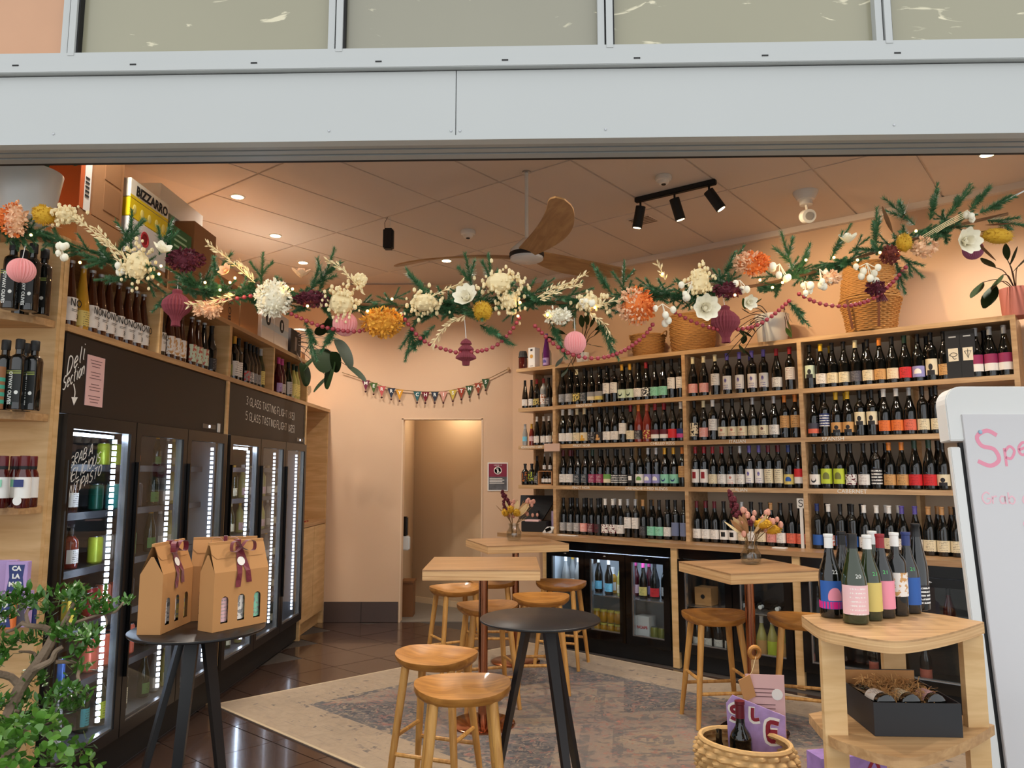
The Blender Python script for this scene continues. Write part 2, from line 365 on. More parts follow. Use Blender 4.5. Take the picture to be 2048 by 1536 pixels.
BY = 8.05
wb = MB().box(-2.9, -1.177, BY, BY + .12, 0, CEIL).box(-.317, .5, BY, BY + .12, 0, CEIL).box(-1.177, -.317, BY, BY + .12, 2.127, CEIL)
struct(wb, 'wall_back', PEACH, label='peach back wall with the doorway')
jm = MB().box(-1.181, -1.165, BY - .006, BY + .13, .0, 2.127).box(-.329, -.313, BY - .006, BY + .13, 0, 2.127).box(-1.181, -.313, BY - .006, BY + .13, 2.115, 2.131)
struct(jm, 'trim_1', mat('jamb_cream', (222, 192, 160), .5), label='thin cream lining around the doorway')
sk = struct(MB().box(-1.96, -1.19, BY - .012, BY, 0.0, .208), 'baseboard_back', GROUT, label='dark tiled skirting under the peach back wall')
for a, b2 in ((-1.955, -1.575), (-1.568, -1.192)): put('tile', MB().box(a, b2, BY - .018, BY - .011, .003, .205).mesh('tile', BASET), sk)
CORR = mat('corridor_wall', (190, 164, 132), .8)
struct(MB().box(-1.33, -1.21, BY + .12, 9.6, 0, 2.5), 'wall_corridor_left', CORR)
struct(MB().prism([(-1.25, 9.35), (-.1, 8.5), (-.02, 8.62), (-1.2, 9.5)], 0, 2.5), 'wall_corridor_back', CORR, label='slanted beige wall seen through the doorway')
struct(MB().prism([(-1.2, 9.325), (-.2, 8.585), (-.21, 8.57), (-1.21, 9.31)], 0, .07), 'baseboard_corridor', mat('cream_trim', (214, 190, 156), .5), label='cream skirting of the wall behind the doorway')
struct(MB().box(-1.25, .0, BY + .02, 9.6, -.05, .004), 'floor_corridor', mat('grey_vinyl', (116, 108, 98), .5), label='grey vinyl floor behind the doorway')
struct(MB().box(-1.33, .1, BY + .12, 9.6, 2.45, 2.55), 'ceiling_corridor', CORR)
CLAMP = (-.72, 8.62, 2.45)
wr = MB()
u0, u1 = -5.3, 1.0
wr.box(u0, u1, .62, .74, 0, CEIL)
struct(wr, 'wall_right', PEACH, loc=RW.o, rz=RW.rz, label='peach wall behind the wine shelves')
pe = RW.P(1.0, .62, 0)
struct(MB().box(pe.x - .02, pe.x + .1, 2.3, pe.y + .1, 0, CEIL), 'wall_right_front', PEACH)
struct(MB().box(-2.95, -2.83, 2.3, BY + .12, 0, CEIL), 'wall_left', PEACH, label='peach wall behind the coolers')
# ceiling: recessed backing and separate panels between thin strips
ce = struct(MB().box(-2.95, 5.0, 2.3, BY + .1, CEIL + .012, CEIL + .06), 'ceiling', CEILG, label='panelled peach ceiling')
PU, PV = .605, 1.155
pan_me = MB().box(-PU / 2 + .008, PU / 2 - .008, -PV / 2 + .008, PV / 2 - .008, .0, .012).mesh('ceiling_panel', CEILM)
for i in range(-14, 16):
    for j in range(-6, 8):
        cu, cv = -3.264 + PU * (i + .5), 3.96 + PV * (j + .5)
        p = nr * cv + (-dr) * cu
        if -2.75 < p.x < 4.6 and 2.9 < p.y < 7.9 and cv < 6.1: put('ceiling_panel', pan_me, ce, (p.x, p.y, CEIL), RW.rz)
struct(MB().box(-4.95, 1.0, .57, .62, CEIL - .05, CEIL), 'trim_2', CEILG, loc=RW.o, rz=RW.rz, label='narrow cornice along the wall behind the wine shelves')

# ------------------------------------------------------------------ shopfront header, transom windows
SF = Frame((0, 2.45, 0), R(-1.55))
def sfz(y): return SF.hit(1024, y)[1]
def sfu(px, py): return SF.u(px, py)
zb, zl, zp, zs, zg = sfz(309), sfz(281), sfz(272), sfz(140), sfz(94)
UL, UR = -2.9, 4.6
zr = SF.hit(1024, 300, .2)[1]
hd = struct(MB().box(UL, UR, .03, .2, zr, CEIL + .05), 'wall_front', mat('dark_header_core', (60, 60, 60), .8), loc=SF.o, rz=SF.rz, label='core of the shopfront header')
hd2 = thing('trim_3', 'pale grey metal header panels above the shop opening', 'panel', SF.o, SF.rz); hd2['kind'] = 'structure'; del hd2['category']
uj = sfu(912, 200); e = .0012
for a, b2 in ((UL, uj - e), (uj + e, 3.0), (3.002, UR)): part(MB().box(a, b2, .0, .03, zp, zs), 'cladding_panel', ALU, hd2, bevel=.001)
for px, py in ((107, 268), (658, 262), (902, 262), (920, 262), (1211, 259), (1788, 250)):
    u, z = SF.hit(px, py); part(MB().ball((u, -.001, z), .0045, 8, 5, (1, .5, 1)), 'screw', STEEL, hd2)
tr = thing('trim_4', 'grey aluminium sliding door track under the header', 'track', SF.o, SF.rz); tr['kind'] = 'structure'; del tr['category']
part(MB().box(UL, UR, -.012, .03, zl, zp), 'lip', ALU, tr)
for a, b2, py in ((.004, .028, 287), (.04, .07, 294), (.085, .115, 300), (.13, .17, 306)):
    part(MB().box(UL, UR, a, b2, SF.hit(1024, py, b2)[1], zl + .01), 'rail', TRK, tr)
part(MB().box(UL, UR, .18, .21, SF.hit(1024, 314, .21)[1], zl + .02), 'rail', BLKM, tr)
tw = thing('window_1', 'row of frosted transom panes in pale aluminium frames', 'window', SF.o, SF.rz); tw['kind'] = 'structure'; del tw['category']
part(MB().box(UL, UR, -.022, .06, zs + .004, sfz(122)), 'sill', ALU, tw, bevel=.002)
part(MB().box(UL, UR, -.008, .06, sfz(122) + .002, zg), 'bottom_rail', ALU, tw, bevel=.002)
part(MB().box(UL, UR, .005, .03, zs, zs + .004), 'seal', BLKM, tw)
FROST = [mat('frosted_glass_green', (152, 148, 124), .22, var=.10, vscale=1.2, coat=.3), mat('frosted_glass_grey', (146, 143, 125), .22, var=.12, vscale=1.2, coat=.3), mat('peach_tinted_glass', (198, 148, 110), .2, var=.05, coat=.3)]
for fm_ in FROST[:2]:
    N, L = nt(fm_); b = N['Principled BSDF']; old = b.inputs['Base Color'].links[0].from_socket; tc = N.new('ShaderNodeTexCoord'); mp = N.new('ShaderNodeMapping'); mp.inputs['Rotation'].default_value = (0, R(25), 0); mp.inputs['Scale'].default_value = (5, 5, 16); L.new(tc.outputs['Object'], mp.inputs[0])
    nz = N.new('ShaderNodeTexNoise'); nz.inputs['Scale'].default_value = 1.0; nz.inputs['Detail'].default_value = 8; nz.inputs['Distortion'].default_value = 1.2; L.new(mp.outputs[0], nz.inputs[0])
    mr = N.new('ShaderNodeMapRange'); mr.inputs[1].default_value = .66; mr.inputs[2].default_value = .70; L.new(nz.outputs['Fac'], mr.inputs[0]); mx = N.new('ShaderNodeMix'); mx.data_type = 'RGBA'; L.new(mr.outputs[0], mx.inputs[0]); L.new(old, mx.inputs[6]); mx.inputs[7].default_value = (*lin((216, 208, 178)), 1); L.new(mx.outputs[2], b.inputs['Base Color'])
mu = [sfu(140, 60), sfu(672, 55), sfu(1210, 45), sfu(1765, 40)]; mu = [2 * mu[0] - mu[1]] + mu + [2 * mu[3] - mu[2], 3 * mu[3] - 2 * mu[2]]
for u in mu:
    part(MB().box(u - .026, u - .003, -.004, .055, zg - .012, CEIL), 'mullion', ALU, tw); part(MB().box(u + .003, u + .026, -.010, .055, zg - .012, CEIL), 'mullion', ALU, tw)
    part(MB().box(u - .003, u + .003, .01, .05, zg, CEIL), 'seal', BLKM, tw)
for i in range(len(mu) - 1):
    part(MB().box(mu[i] + .026, mu[i] + .032, .0, .028, zg, CEIL), 'seal', BLKM, tw)
    part(MB().box(mu[i] + .026, mu[i + 1] - .026, .025, .032, zg - .002, CEIL), 'pane', FROST[(2, 0, 1, 0, 0, 1)[i]], tw)
for px, py in ((31, 131), (266, 129), (508, 126), (757, 123), (1010, 120), (1274, 116), (1530, 111), (1795, 106)):
    u, z = SF.hit(px, py, -.022); part(MB().box(u - .011, u + .011, -.0235, -.02, z - .0025, z + .0025), 'drain_slot', BLKM, tw)

# ------------------------------------------------------------------ tall coolers of the left wall
LINER = mat('cooler_liner', (112, 116, 122), .5); RACK = mat('rack_wire', (40, 42, 46), .4); TICKET = mat('price_rail', (46, 48, 52), .4)
def tall_cooler(u0, u1, label, doors):
    t = thing('display_cooler', label, 'cooler', LW.P(u0, 0, 0), LW.rz); wd = u1 - u0
    b = MB().box(0, wd, .66, .69, .0, 2.19).box(0, .03, .04, .66, .0, 2.19).box(wd - .03, wd, .04, .66, 0, 2.19).box(0, wd, .04, .66, 1.82, 2.19).box(0, wd, .04, .66, .0, .19)
    part(b, 'body', LINER, t)
    part(MB().box(0, wd, .0, .04, 1.815, 2.185), 'header_panel', CHALK, t)
    part(MB().box(0, wd, .015, .045, .02, .185), 'kick_panel', BLKM, t)
    n = len(doors); dw = wd / n
    for zz in (.5, .78, 1.06, 1.34, 1.58): 
        r = MB().box(.03, wd - .03, .14, .6, zz - .012, zz); part(r, 'rack', RACK, t)
        part(MB().box(.03, wd - .03, .125, .14, zz - .03, zz + .006), 'price_rail', TICKET, t)
    for i in range(n):
        a, c = i * dw + .004, (i + 1) * dw - .004
        d = part(MB().box(a, a + .05, -.03, .015, .2, 1.81).box(c - .05, c, -.03, .015, .2, 1.81).box(a + .05, c - .05, -.03, .015, .2, .26).box(a + .05, c - .05, -.03, .015, 1.745, 1.81), 'door_frame', BLK, t)
        part(MB().box(a + .05, c - .05, -.012, -.006, .26, 1.745), 'pane', PANE, d)
        part(MB().box(c - .062, c - .05, -.022, .012, .26, 1.745), 'silver_edge', STEEL, d)
        part(MB().box(a + .052, c - .052, -.02, .01, .258, .268), 'silver_edge', STEEL, d)
        part(MB().box(a + .0, a + .012, -.05, -.03, .5, 1.6), 'handle', BLKG, d)
        m = LED if doors[i] else LEDS
        s = MB()
        for k in range(46): s.box(c - .082, c - .066, .035, .05, .30 + k * .031, .30 + k * .031 + .02)
        part(s, 'led_strip', m, t)
        if doors[i]: part(MB().box(a + .06, c - .09, .04, .055, 1.72, 1.735), 'led_bar', LED, t)
    return t
cool1 = tall_cooler(3.40, 5.25, 'tall black three-door glass cooler with Deli Section lettering', (1, 0, 0))
cool2 = tall_cooler(5.305, 7.16, 'tall black three-door glass cooler with tasting flight prices', (1, 0, 0))
part(hand('Deli', .075, .007, .02, 1.99, slope=.75, shear=.15, xs=.7), 'lettering', INKW, cool1, loc=(0, -.002, 0))
part(hand('Section', .06, .006, -.005, 1.915, slope=.62, shear=.15, xs=.55), 'lettering', INKW, cool1, loc=(0, -.002, 0))
am = MB(); ribbon(am, smooth_pts([(.075, 1.955), (.09, 1.92), (.088, 1.89)]), .008); am.add([(.065, 0, 1.892), (.115, 0, 1.896), (.088, 0, 1.855)], [(0, 2, 1)]); part(am, 'arrow', INKW, cool1, loc=(0, -.002, 0))
am = MB()
for k, s in enumerate(('GRAB A', 'DELICIOUS', 'ANTIPASTO')): part(hand(s, .05, .004, .065 - .01 * k, 1.56 - k * .072, slope=.42, shear=.25, xs=.8), 'lettering', INKW, cool1, loc=(0, -.014, 0))
[part(hand(s_, .06, .006, .34, z_, slope=-.03), 'lettering', INKW, cool2, loc=(.0, -.002, 0)) for s_, z_ in (('3 GLASS TASTING FLIGHT ($15)', 2.06), ('5 GLASS TASTING FLIGHT ($25)', 1.945))]
for cl, uu in ((cool1, 1.5), (cool2, 1.62)):
    part(MB().box(uu, uu + .2, -.004, .0, 1.835, 1.865), 'controller', mat('controller_grey', (84, 78, 70), .4), cl)
    part(MB().box(uu + .09, uu + .11, -.006, .0, 1.842, 1.858), 'readout', LEDS, cl)
    part(MB().box(uu + .235, uu + .275, -.005, .0, 1.82, 1.88), 'sticker', WHITEM, cl)
pm = thing('menu_sheet', 'pink printed menu sheet stuck on the cooler header', 'menu', LW.P(3.345, 0, 0), LW.rz)
part(MB().box(.225, .375, -.004, -.001, 1.865, 2.11), 'sheet', PINKP, pm)
am = MB()
for k in range(15): 
    if k % 4 != 3: am.box(.25 + (k % 3) * .008, .35 - (k % 3) * .008, -.0046, -.004, 2.085 - k * .0145, 2.0885 - k * .0145)
part(am, 'print', mat('faded_ink', (120, 84, 84), .7), pm)

# ply carcass around the coolers: gable, posts, upper shelf
lc = thing('wall_shelving', 'birch ply shelving framing the tall coolers', 'shelving', LW.P(0, 0, 0), LW.rz)
part(MB().box(3.35, 3.385, .0, .80, 0, 2.62), 'gable', PLY, lc)
for a, b2, z0, z1 in ((5.255, 5.30, 0, 2.60), (7.165, 7.2, 0, 2.60)): part(MB().box(a, b2, -.01, .66, z0, z1), 'post', PLY, lc)
part(MB().box(3.385, 8.04, -.012, .70, 2.19, 2.222), 'shelf_board', PLYH, lc); part(MB().box(3.385, 7.2, -.012, .70, 2.585, 2.617), 'shelf_board', PLYH, lc)
for u in (4.25, 6.2): part(MB().box(u, u + .028, -.008, .66, 2.222, 2.585), 'divider', PLY, lc)
part(MB().box(3.385, 7.2, .5, .52, 2.222, 2.585), 'back_panel', PLY, lc)
cb = thing('wall_cabinet', 'birch ply cupboard with a bare counter beside the coolers', 'cabinet', LW.P(7.2, 0, 0), LW.rz)
part(MB().box(0, .84, .35, .37, 1.06, 2.19), 'back_panel', PLY, cb); part(MB().box(.82, .845, .0, .37, .0, 2.19), 'side_panel', PLY, cb)
part(MB().box(0, .82, -.005, .5, 1.025, 1.06), 'counter', PLYH, cb); part(MB().box(0, .82, .02, .5, .13, 1.025), 'carcass', PLY, cb); part(MB().box(0, .82, .05, .5, 0, .13), 'plinth', PLY, cb)
for a in (0.005, .415): part(MB().box(a, a + .4, -.002, .018, .14, 1.018), 'door', PLY, cb)

# curved shelves on the gable end, facing the street
gs = thing('corner_shelves', 'birch ply end shelves with curved fronts beside the cooler', 'shelving', (0, 0, 0))
part(MB().box(-2.95, -2.052, 3.325, 3.35, 0, 2.62), 'back_panel', PLY, gs)
def arc_shelf(z, th=.032):
    pts = [(-2.95, 3.325)] + [(-2.06 - .55 * (1 - math.cos(a)) - .0, 3.315 - .34 * math.sin(a)) for a in [R(k * 9) for k in range(0, 11)]][::1] + [(-2.95, 2.975)]
    p = [pts[0]] + [(-2.06, 3.325)] + pts[1:]
    return MB().prism(p[::-1], z - th, z)
GZ = (2.222, 1.80, 1.40, .93, .5)
for z in GZ: part(arc_shelf(z), 'curved_shelf', PLYH, gs)
part(arc_shelf(2.62), 'curved_shelf', PLYH, gs)

# ------------------------------------------------------------------ wine wall on the right
SZ = (2.19, 1.815, 1.426)     # shelf tops
ws = thing('wine_shelving', 'oak wine shelving with three wide bays along the peach wall', 'shelving', RW.o, RW.rz)
PX = (-4.175, -2.817, -1.841, -.446)
for u in PX: part(MB().box(u - .016, u + .016, .215, .60, .975, 2.553), 'upright', OAK, ws)
part(MB().box(-4.64, -.43, .215, .60, 2.553, 2.588), 'top_board', OAK, ws)
for i in range(3):
    for z in SZ: part(MB().box(PX[i] + .016, PX[i + 1] - .016, .215, .60, z - .036, z), 'shelf_board', OAK, ws)
for z in SZ: part(MB().box(-4.64, PX[0] - .016, .25, .60, z - .036, z), 'shelf_board', OAK, ws)
for u in (-3.41, -1.112):
    for z0, z1 in ((.975, 1.39), (1.426, 1.779), (1.815, 2.154), (2.19, 2.553)): part(MB().box(u - .012, u + .012, .42, .60, z0, z1), 'divider', PLY, ws)
part(MB().box(-4.62, -.45, .60, .615, .975, 2.553), 'back_panel', mat('shelf_back', (224, 204, 176), .6), ws)
part(MB().box(-4.60, -4.575, .45, .60, .975, 2.553), 'upright', OAK, ws)
for txt, px, py, sz in (('PINOT NOIR', 1168, 813, .032), ('PINOT NOIR', 1163, 892, .034), ('CHILLED REDS', 1325, 888, .036), ('PINOT NOIR', 1162, 975, .034), ('GRENACHE + MED BLENDS', 1292, 977, .034), ('ITALIAN', 1475, 884, .038), ('ITALIAN', 1478, 980, .038), ('SPANISH', 1666, 879, .042), ('CABERNET', 1704, 984, .042), ('VERMOUTH + GIN', 1063, 893, .032)):
    u, z = RW.hit(px, py, .215 if px > 1105 else .25); zz = min(SZ, key=lambda q: abs(q - .018 - z)) - .018
    lettering(txt, sz, INKW, ws, (u, (.214 if px > 1105 else .249), zz))
ct = thing('counter_top', 'long oak counter top under the wine shelves', 'counter', RW.o, RW.rz)
part(MB().box(-4.68, -.1, -.03, .6, .938, .975), 'slab', OAKT, ct)
for u in (-2.835, -1.862): part(MB().box(u - .028, u + .028, -.015, .5, 0, .938), 'upright', PLY, ct)
part(MB().box(-4.16, -4.12, .0, .5, .0, .938), 'upright', PLY, ct)

def bar_fridge(u0, u1, doors, label, lit):
    t = thing('bar_fridge', label, 'fridge', RW.P(u0, 0, 0), RW.rz); wd = u1 - u0; n = doors; dw = wd / n
    lin_ = mat('fridge_liner_lit' if lit else 'fridge_liner_unlit', (188, 194, 196) if lit else (64, 62, 58), .4)  # liner colour carries the lighting: pale when lit, dark when dim
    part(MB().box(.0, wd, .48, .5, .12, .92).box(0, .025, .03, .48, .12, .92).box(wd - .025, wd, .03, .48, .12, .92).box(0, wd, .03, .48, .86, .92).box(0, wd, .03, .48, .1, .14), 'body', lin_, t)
    part(MB().box(0, wd, .0, .03, .86, .937), 'top_rail', BLKG, t); part(MB().box(0, wd, .02, .05, .0, .13), 'kick_panel', BLKM, t)
    part(MB().box(.03, wd - .03, .06, .46, .475, .483), 'rack', STEEL, t)
    part(MB().box(.06, wd - .06, .04, .07, .815, .828), 'led_strip', LED if lit else LEDS, t)
    for i in range(n):
        a, c = i * dw + .003, (i + 1) * dw - .003
        d = part(MB().box(a, a + .055, -.03, .012, .13, .855).box(c - .055, c, -.03, .012, .13, .855).box(a + .055, c - .055, -.03, .012, .13, .20).box(a + .055, c - .055, -.03, .012, .80, .855), 'door_frame', BLKG, t)
        part(MB().box(a + .055, c - .055, -.012, -.006, .20, .80), 'pane', PANE, d)
        part(MB().box(a + .055, a + .067, -.022, .01, .20, .80).box(a + .055, c - .055, -.02, .01, .20, .208), 'silver_edge', STEEL, d)
        part(MB().ball((a + dw / 2, -.031, .83), .012, 8, 5, (1.2, .3, .5)), 'lock', STEEL, d)
        if lit:
            f = part(MB().lathe([(.06, 0), (.06, .02), (.0, .02)], 16), 'fan_guard', BLKM, t, rot=(R(90), 0, 0), loc=(a + dw * .45, .47, .75))
            part(MB().box(-.05, .05, -.004, .004, .02, .024).box(-.004, .004, -.05, .05, .02, .024), 'fan_blade', STEEL, f)
    return t
bf1 = bar_fridge(-4.10, -2.87, 3, 'lit three-door glass bar fridge full of white wine and jars', True)
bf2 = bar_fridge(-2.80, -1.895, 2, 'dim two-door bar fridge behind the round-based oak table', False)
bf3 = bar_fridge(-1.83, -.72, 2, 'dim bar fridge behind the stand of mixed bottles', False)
# ------------------------------------------------------------------ bottles
COL = {'k': (14, 13, 14), 'w': (238, 236, 230), 'c': (226, 212, 170), 'gold': (214, 160, 50), 'o': (222, 130, 44), 'y': (226, 180, 40), 'red': (146, 24, 34), 'mar': (96, 20, 32), 'pur': (92, 80, 158), 'nav': (36, 52, 110), 'grn': (26, 58, 42), 'pink': (200, 70, 140), 'sil': (176, 178, 180), 'cork': (190, 142, 90), 'teal': (14, 84, 66), 'gray': (150, 148, 146), 'cream': (228, 214, 180), 'white': (236, 230, 222), 'yel': (218, 196, 110), 'mint': (140, 206, 176), 'pgreen': (206, 222, 196), 'dteal': (30, 44, 54), 'salm': (226, 150, 138), 'kraft': (206, 156, 96), 'mag': (150, 40, 84), 'lav': (150, 146, 200), 'coral': (226, 110, 84), 'blue': (40, 92, 170), 'sky': (120, 196, 222), 'oran': (226, 120, 56), 'rose': (232, 190, 192), 'dark': (34, 32, 36), 'brt': (210, 40, 44), 'terra': (190, 100, 80), 'slate': (70, 68, 80), 'olive': (120, 122, 60), 'lime': (196, 210, 60), 'bgrey': (110, 120, 150), 'green': (110, 160, 80), 'lilac': (178, 150, 200), 'aqua': (60, 160, 160), 'bpink': (240, 150, 170), 'black': (20, 20, 22), 'amber': (170, 90, 30)}
WORD = {'k': 'black', 'w': 'white', 'c': 'cream', 'gold': 'gold', 'o': 'orange', 'y': 'yellow', 'red': 'red', 'mar': 'maroon', 'pur': 'purple', 'nav': 'navy', 'grn': 'dark green', 'pink': 'pink', 'sil': 'silver', 'cork': 'cork', 'teal': 'teal', 'gray': 'grey', 'cream': 'cream', 'white': 'white', 'yel': 'yellow', 'mint': 'mint', 'pgreen': 'pale green', 'dteal': 'dark teal', 'salm': 'salmon', 'kraft': 'kraft brown', 'mag': 'magenta', 'lav': 'lavender', 'coral': 'coral', 'blue': 'blue', 'sky': 'sky blue', 'oran': 'orange', 'rose': 'pale pink', 'dark': 'charcoal', 'brt': 'bright red', 'terra': 'terracotta', 'slate': 'slate', 'olive': 'olive', 'lime': 'lime', 'bgrey': 'blue-grey', 'green': 'green', 'lilac': 'lilac', 'aqua': 'aqua', 'bpink': 'pink', 'black': 'black', 'amber': 'amber'}
def label_mat(style, c1, c2):
    nm = 'label_%s_%s_%s' % (style, c1, c2)
    if nm in MATS: return MATS[nm]
    m = mat(nm, COL[c1], .55)
    if style == 'plain': return m
    N, L = nt(m); b = N['Principled BSDF']; uv = N.new('ShaderNodeUVMap'); uv.uv_map = 'uv'; sx = N.new('ShaderNodeSeparateXYZ'); L.new(uv.outputs[0], sx.inputs[0]); U, V = sx.outputs[0], sx.outputs[1]
    def M(op, a, c=0.0):
        n = N.new('ShaderNodeMath'); n.operation = op
        for i, v in enumerate((a, c)):
            if isinstance(v, (int, float)): n.inputs[i].default_value = v
            else: L.new(v, n.inputs[i])
        return n.outputs[0]
    def noise(sx_, sy_, det=2):
        mp = N.new('ShaderNodeMapping'); mp.inputs['Scale'].default_value = (sx_, sy_, 1); mp.inputs['Location'].default_value = (len(nm) * 1.3, hash(c2) % 7 if 0 else len(c2), 0); L.new(uv.outputs[0], mp.inputs[0])
        n = N.new('ShaderNodeTexNoise'); n.inputs['Scale'].default_value = 1; n.inputs['Detail'].default_value = det; L.new(mp.outputs[0], n.inputs[0]); return n.outputs['Fac']
    inx = M('LESS_THAN', M('ABSOLUTE', M('SUBTRACT', U, .5)), .24)
    lines = M('MULTIPLY', M('LESS_THAN', M('FRACT', M('MULTIPLY', V, 7.0)), .34), M('MULTIPLY', M('GREATER_THAN', noise(26, 7), .48), inx))
    cx = M('MULTIPLY', M('SUBTRACT', U, .5), 1.5)
    def disc(cv, r): 
        dy = M('SUBTRACT', V, cv); return M('LESS_THAN', M('SQRT', M('ADD', M('MULTIPLY', cx, cx), M('MULTIPLY', dy, dy))), r)
    if style == 'text': f = M('MULTIPLY', lines, .8)
    elif style == 'emblem': f = M('MAXIMUM', M('MULTIPLY', disc(.66, .15), M('GREATER_THAN', noise(20, 20), .42)), M('MULTIPLY', lines, M('LESS_THAN', V, .42)))
    elif style == 'band': f = M('GREATER_THAN', V, .45)
    elif style == 'art': f = M('GREATER_THAN', noise(6, 5, 4), .53)
    elif style == 'square': f = M('MULTIPLY', M('LESS_THAN', M('ABSOLUTE', M('SUBTRACT', U, .5)), .17), M('LESS_THAN', M('ABSOLUTE', M('SUBTRACT', V, .55)), .24))
    elif style == 'portrait': f = M('MAXIMUM', disc(.5, .2), M('MULTIPLY', M('LESS_THAN', V, .3), M('LESS_THAN', M('ABSOLUTE', M('SUBTRACT', U, .5)), .25)))
    elif style == 'moon': f = M('MULTIPLY', disc(.42, .34), M('GREATER_THAN', V, .3))
    elif style == 'swan': f = M('MULTIPLY', M('SUBTRACT', disc(.45, .26), disc(.56, .2)), 1.0)
    elif style == 'lines': f = M('MULTIPLY', M('LESS_THAN', M('FRACT', M('MULTIPLY', V, 5.0)), .45), M('GREATER_THAN', noise(18, 5), .42))
    mx = N.new('ShaderNodeMix'); mx.data_type = 'RGBA'; L.new(f, mx.inputs[0]); mx.inputs[6].default_value = (*lin(COL[c1]), 1); mx.inputs[7].default_value = (*lin(COL[c2]), 1); L.new(mx.outputs[2], b.inputs['Base Color'])
    return m
def bglass(name, c, rough=.05): return mat('bottle_glass_' + name, c, rough, coat=.6)
GLASS = {'dark': bglass('dark', (12, 13, 11)), 'rose': bglass('rose', (120, 40, 30)), 'redw': bglass('redw', (70, 10, 22)), 'white': bglass('white', (176, 166, 92)), 'amber': bglass('amber', (66, 30, 12)), 'green': bglass('green', (36, 48, 22)), 'clear': bglass('clear', (150, 150, 146)), 'purp': bglass('purple', (92, 20, 100)), 'yellow': bglass('yellow', (190, 140, 40)), 'sauce': bglass('sauce', (74, 12, 10))}
GW = {'dark': 'dark', 'rose': 'orange-red', 'redw': 'red', 'white': 'pale', 'amber': 'amber', 'green': 'green', 'clear': 'clear', 'purp': 'purple', 'yellow': 'golden', 'sauce': 'red-brown'}
PROF = {  # radius, height profile of body, neck start of capsule, radius at neck, body radius
 'burg': ([(.034, 0), (.040, .004), (.041, .012), (.041, .150), (.039, .168), (.034, .186), (.026, .210), (.019, .234), (.0155, .256), (.0145, .275), (.0145, .302), (.0165, .304), (.0165, .312), (.012, .313)], .0410),
 'bord': ([(.032, 0), (.037, .004), (.038, .012), (.038, .190), (.037, .203), (.032, .217), (.022, .230), (.0165, .240), (.0150, .256), (.0145, .304), (.0165, .306), (.0165, .314), (.012, .315)], .0380),
 'spark': ([(.036, 0), (.043, .005), (.044, .014), (.044, .145), (.042, .165), (.035, .195), (.026, .226), (.019, .256), (.016, .285), (.0175, .305), (.0175, .322), (.012, .323)], .0440),
 'flute': ([(.032, 0), (.037, .004), (.0375, .012), (.0375, .155), (.035, .185), (.029, .22), (.022, .26), (.0165, .30), (.0145, .33), (.0165, .334), (.0165, .342), (.012, .343)], .0375),
 'spirit': ([(.038, 0), (.042, .004), (.043, .012), (.043, .13), (.040, .148), (.026, .162), (.0165, .172), (.015, .18), (.015, .212), (.0185, .214), (.0185, .228), (.012, .229)], .0430),
 'beer': ([(.026, 0), (.030, .004), (.0305, .012), (.0305, .12), (.028, .14), (.020, .17), (.0145, .195), (.0125, .225), (.0145, .228), (.0145, .236), (.011, .237)], .0305),
 'tall': ([(.034, 0), (.037, .004), (.0375, .012), (.0375, .11), (.035, .135), (.027, .185), (.019, .235), (.0145, .265), (.013, .300), (.0145, .302), (.0145, .310), (.011, .311)], .0375)}
BM = {}
def bmesh_body(shape, g):
    k = (shape, g)
    if k not in BM: BM[k] = MB().lathe(PROF[shape][0], 14).mesh('glass_body', GLASS[g], True)
    return BM[k]
def cap_mesh(shape, c, hh):
    k = (shape, 'cap', c, hh)
    if k not in BM:
        top = PROF[shape][0][-1][1]; pr = [(r + .0009, z) for r, z in PROF[shape][0] if z > top - hh]; z0 = top - hh
        pf = PROF[shape][0]; r0 = next((a[0] + (b[0] - a[0]) * (z0 - a[1]) / (b[1] - a[1]) for a, b in zip(pf, pf[1:]) if a[1] <= z0 <= b[1]), .0145)
        pr = [(r0, z0), (r0 + .0009, z0 + .0003)] + pr[:-1] + [(pr[-2][0], top + .0008), (0, top + .001)]
        BM[k] = MB().lathe(pr, 12).mesh('cap', mat('cap_' + c, COL[c], .35, metal=.3 if c in ('gold', 'sil') else 0), True)
    return BM[k]
def lab_mesh(shape, style, c1, c2, z0, z1, arc=78):
    k = (shape, style, c1, c2, z0, z1, arc)
    if k not in BM:
        r = PROF[shape][1] + .0007; mb = MB(); n = 10; vs = []; fs = []; uvs = []
        for i in range(n + 1):
            a = R(-90 - arc + 2 * arc * i / n)
            vs += [(r * math.cos(a), r * math.sin(a), z0), (r * math.cos(a), r * math.sin(a), z1)]
        for i in range(n):
            fs.append((2 * i, 2 * i + 2, 2 * i + 3, 2 * i + 1)); uvs.append([(i / n, 0), ((i + 1) / n, 0), ((i + 1) / n, 1), (i / n, 1)])
        mb.add(vs, fs, uvs); BM[k] = mb.mesh('label', label_mat(style, c1, c2), True)
    return BM[k]
LZ = {'low': (.028, .100), 'mid': (.075, .165), 'tall': (.035, .140), 'sm': (.05, .10)}
STY = {'text': 'printed', 'emblem': 'crested', 'plain': 'plain', 'band': 'two-tone', 'art': 'patterned', 'square': 'square-marked', 'portrait': 'portrait', 'moon': 'moon', 'swan': 'curved-motif', 'lines': 'hand-lettered'}
ZK = 1.07
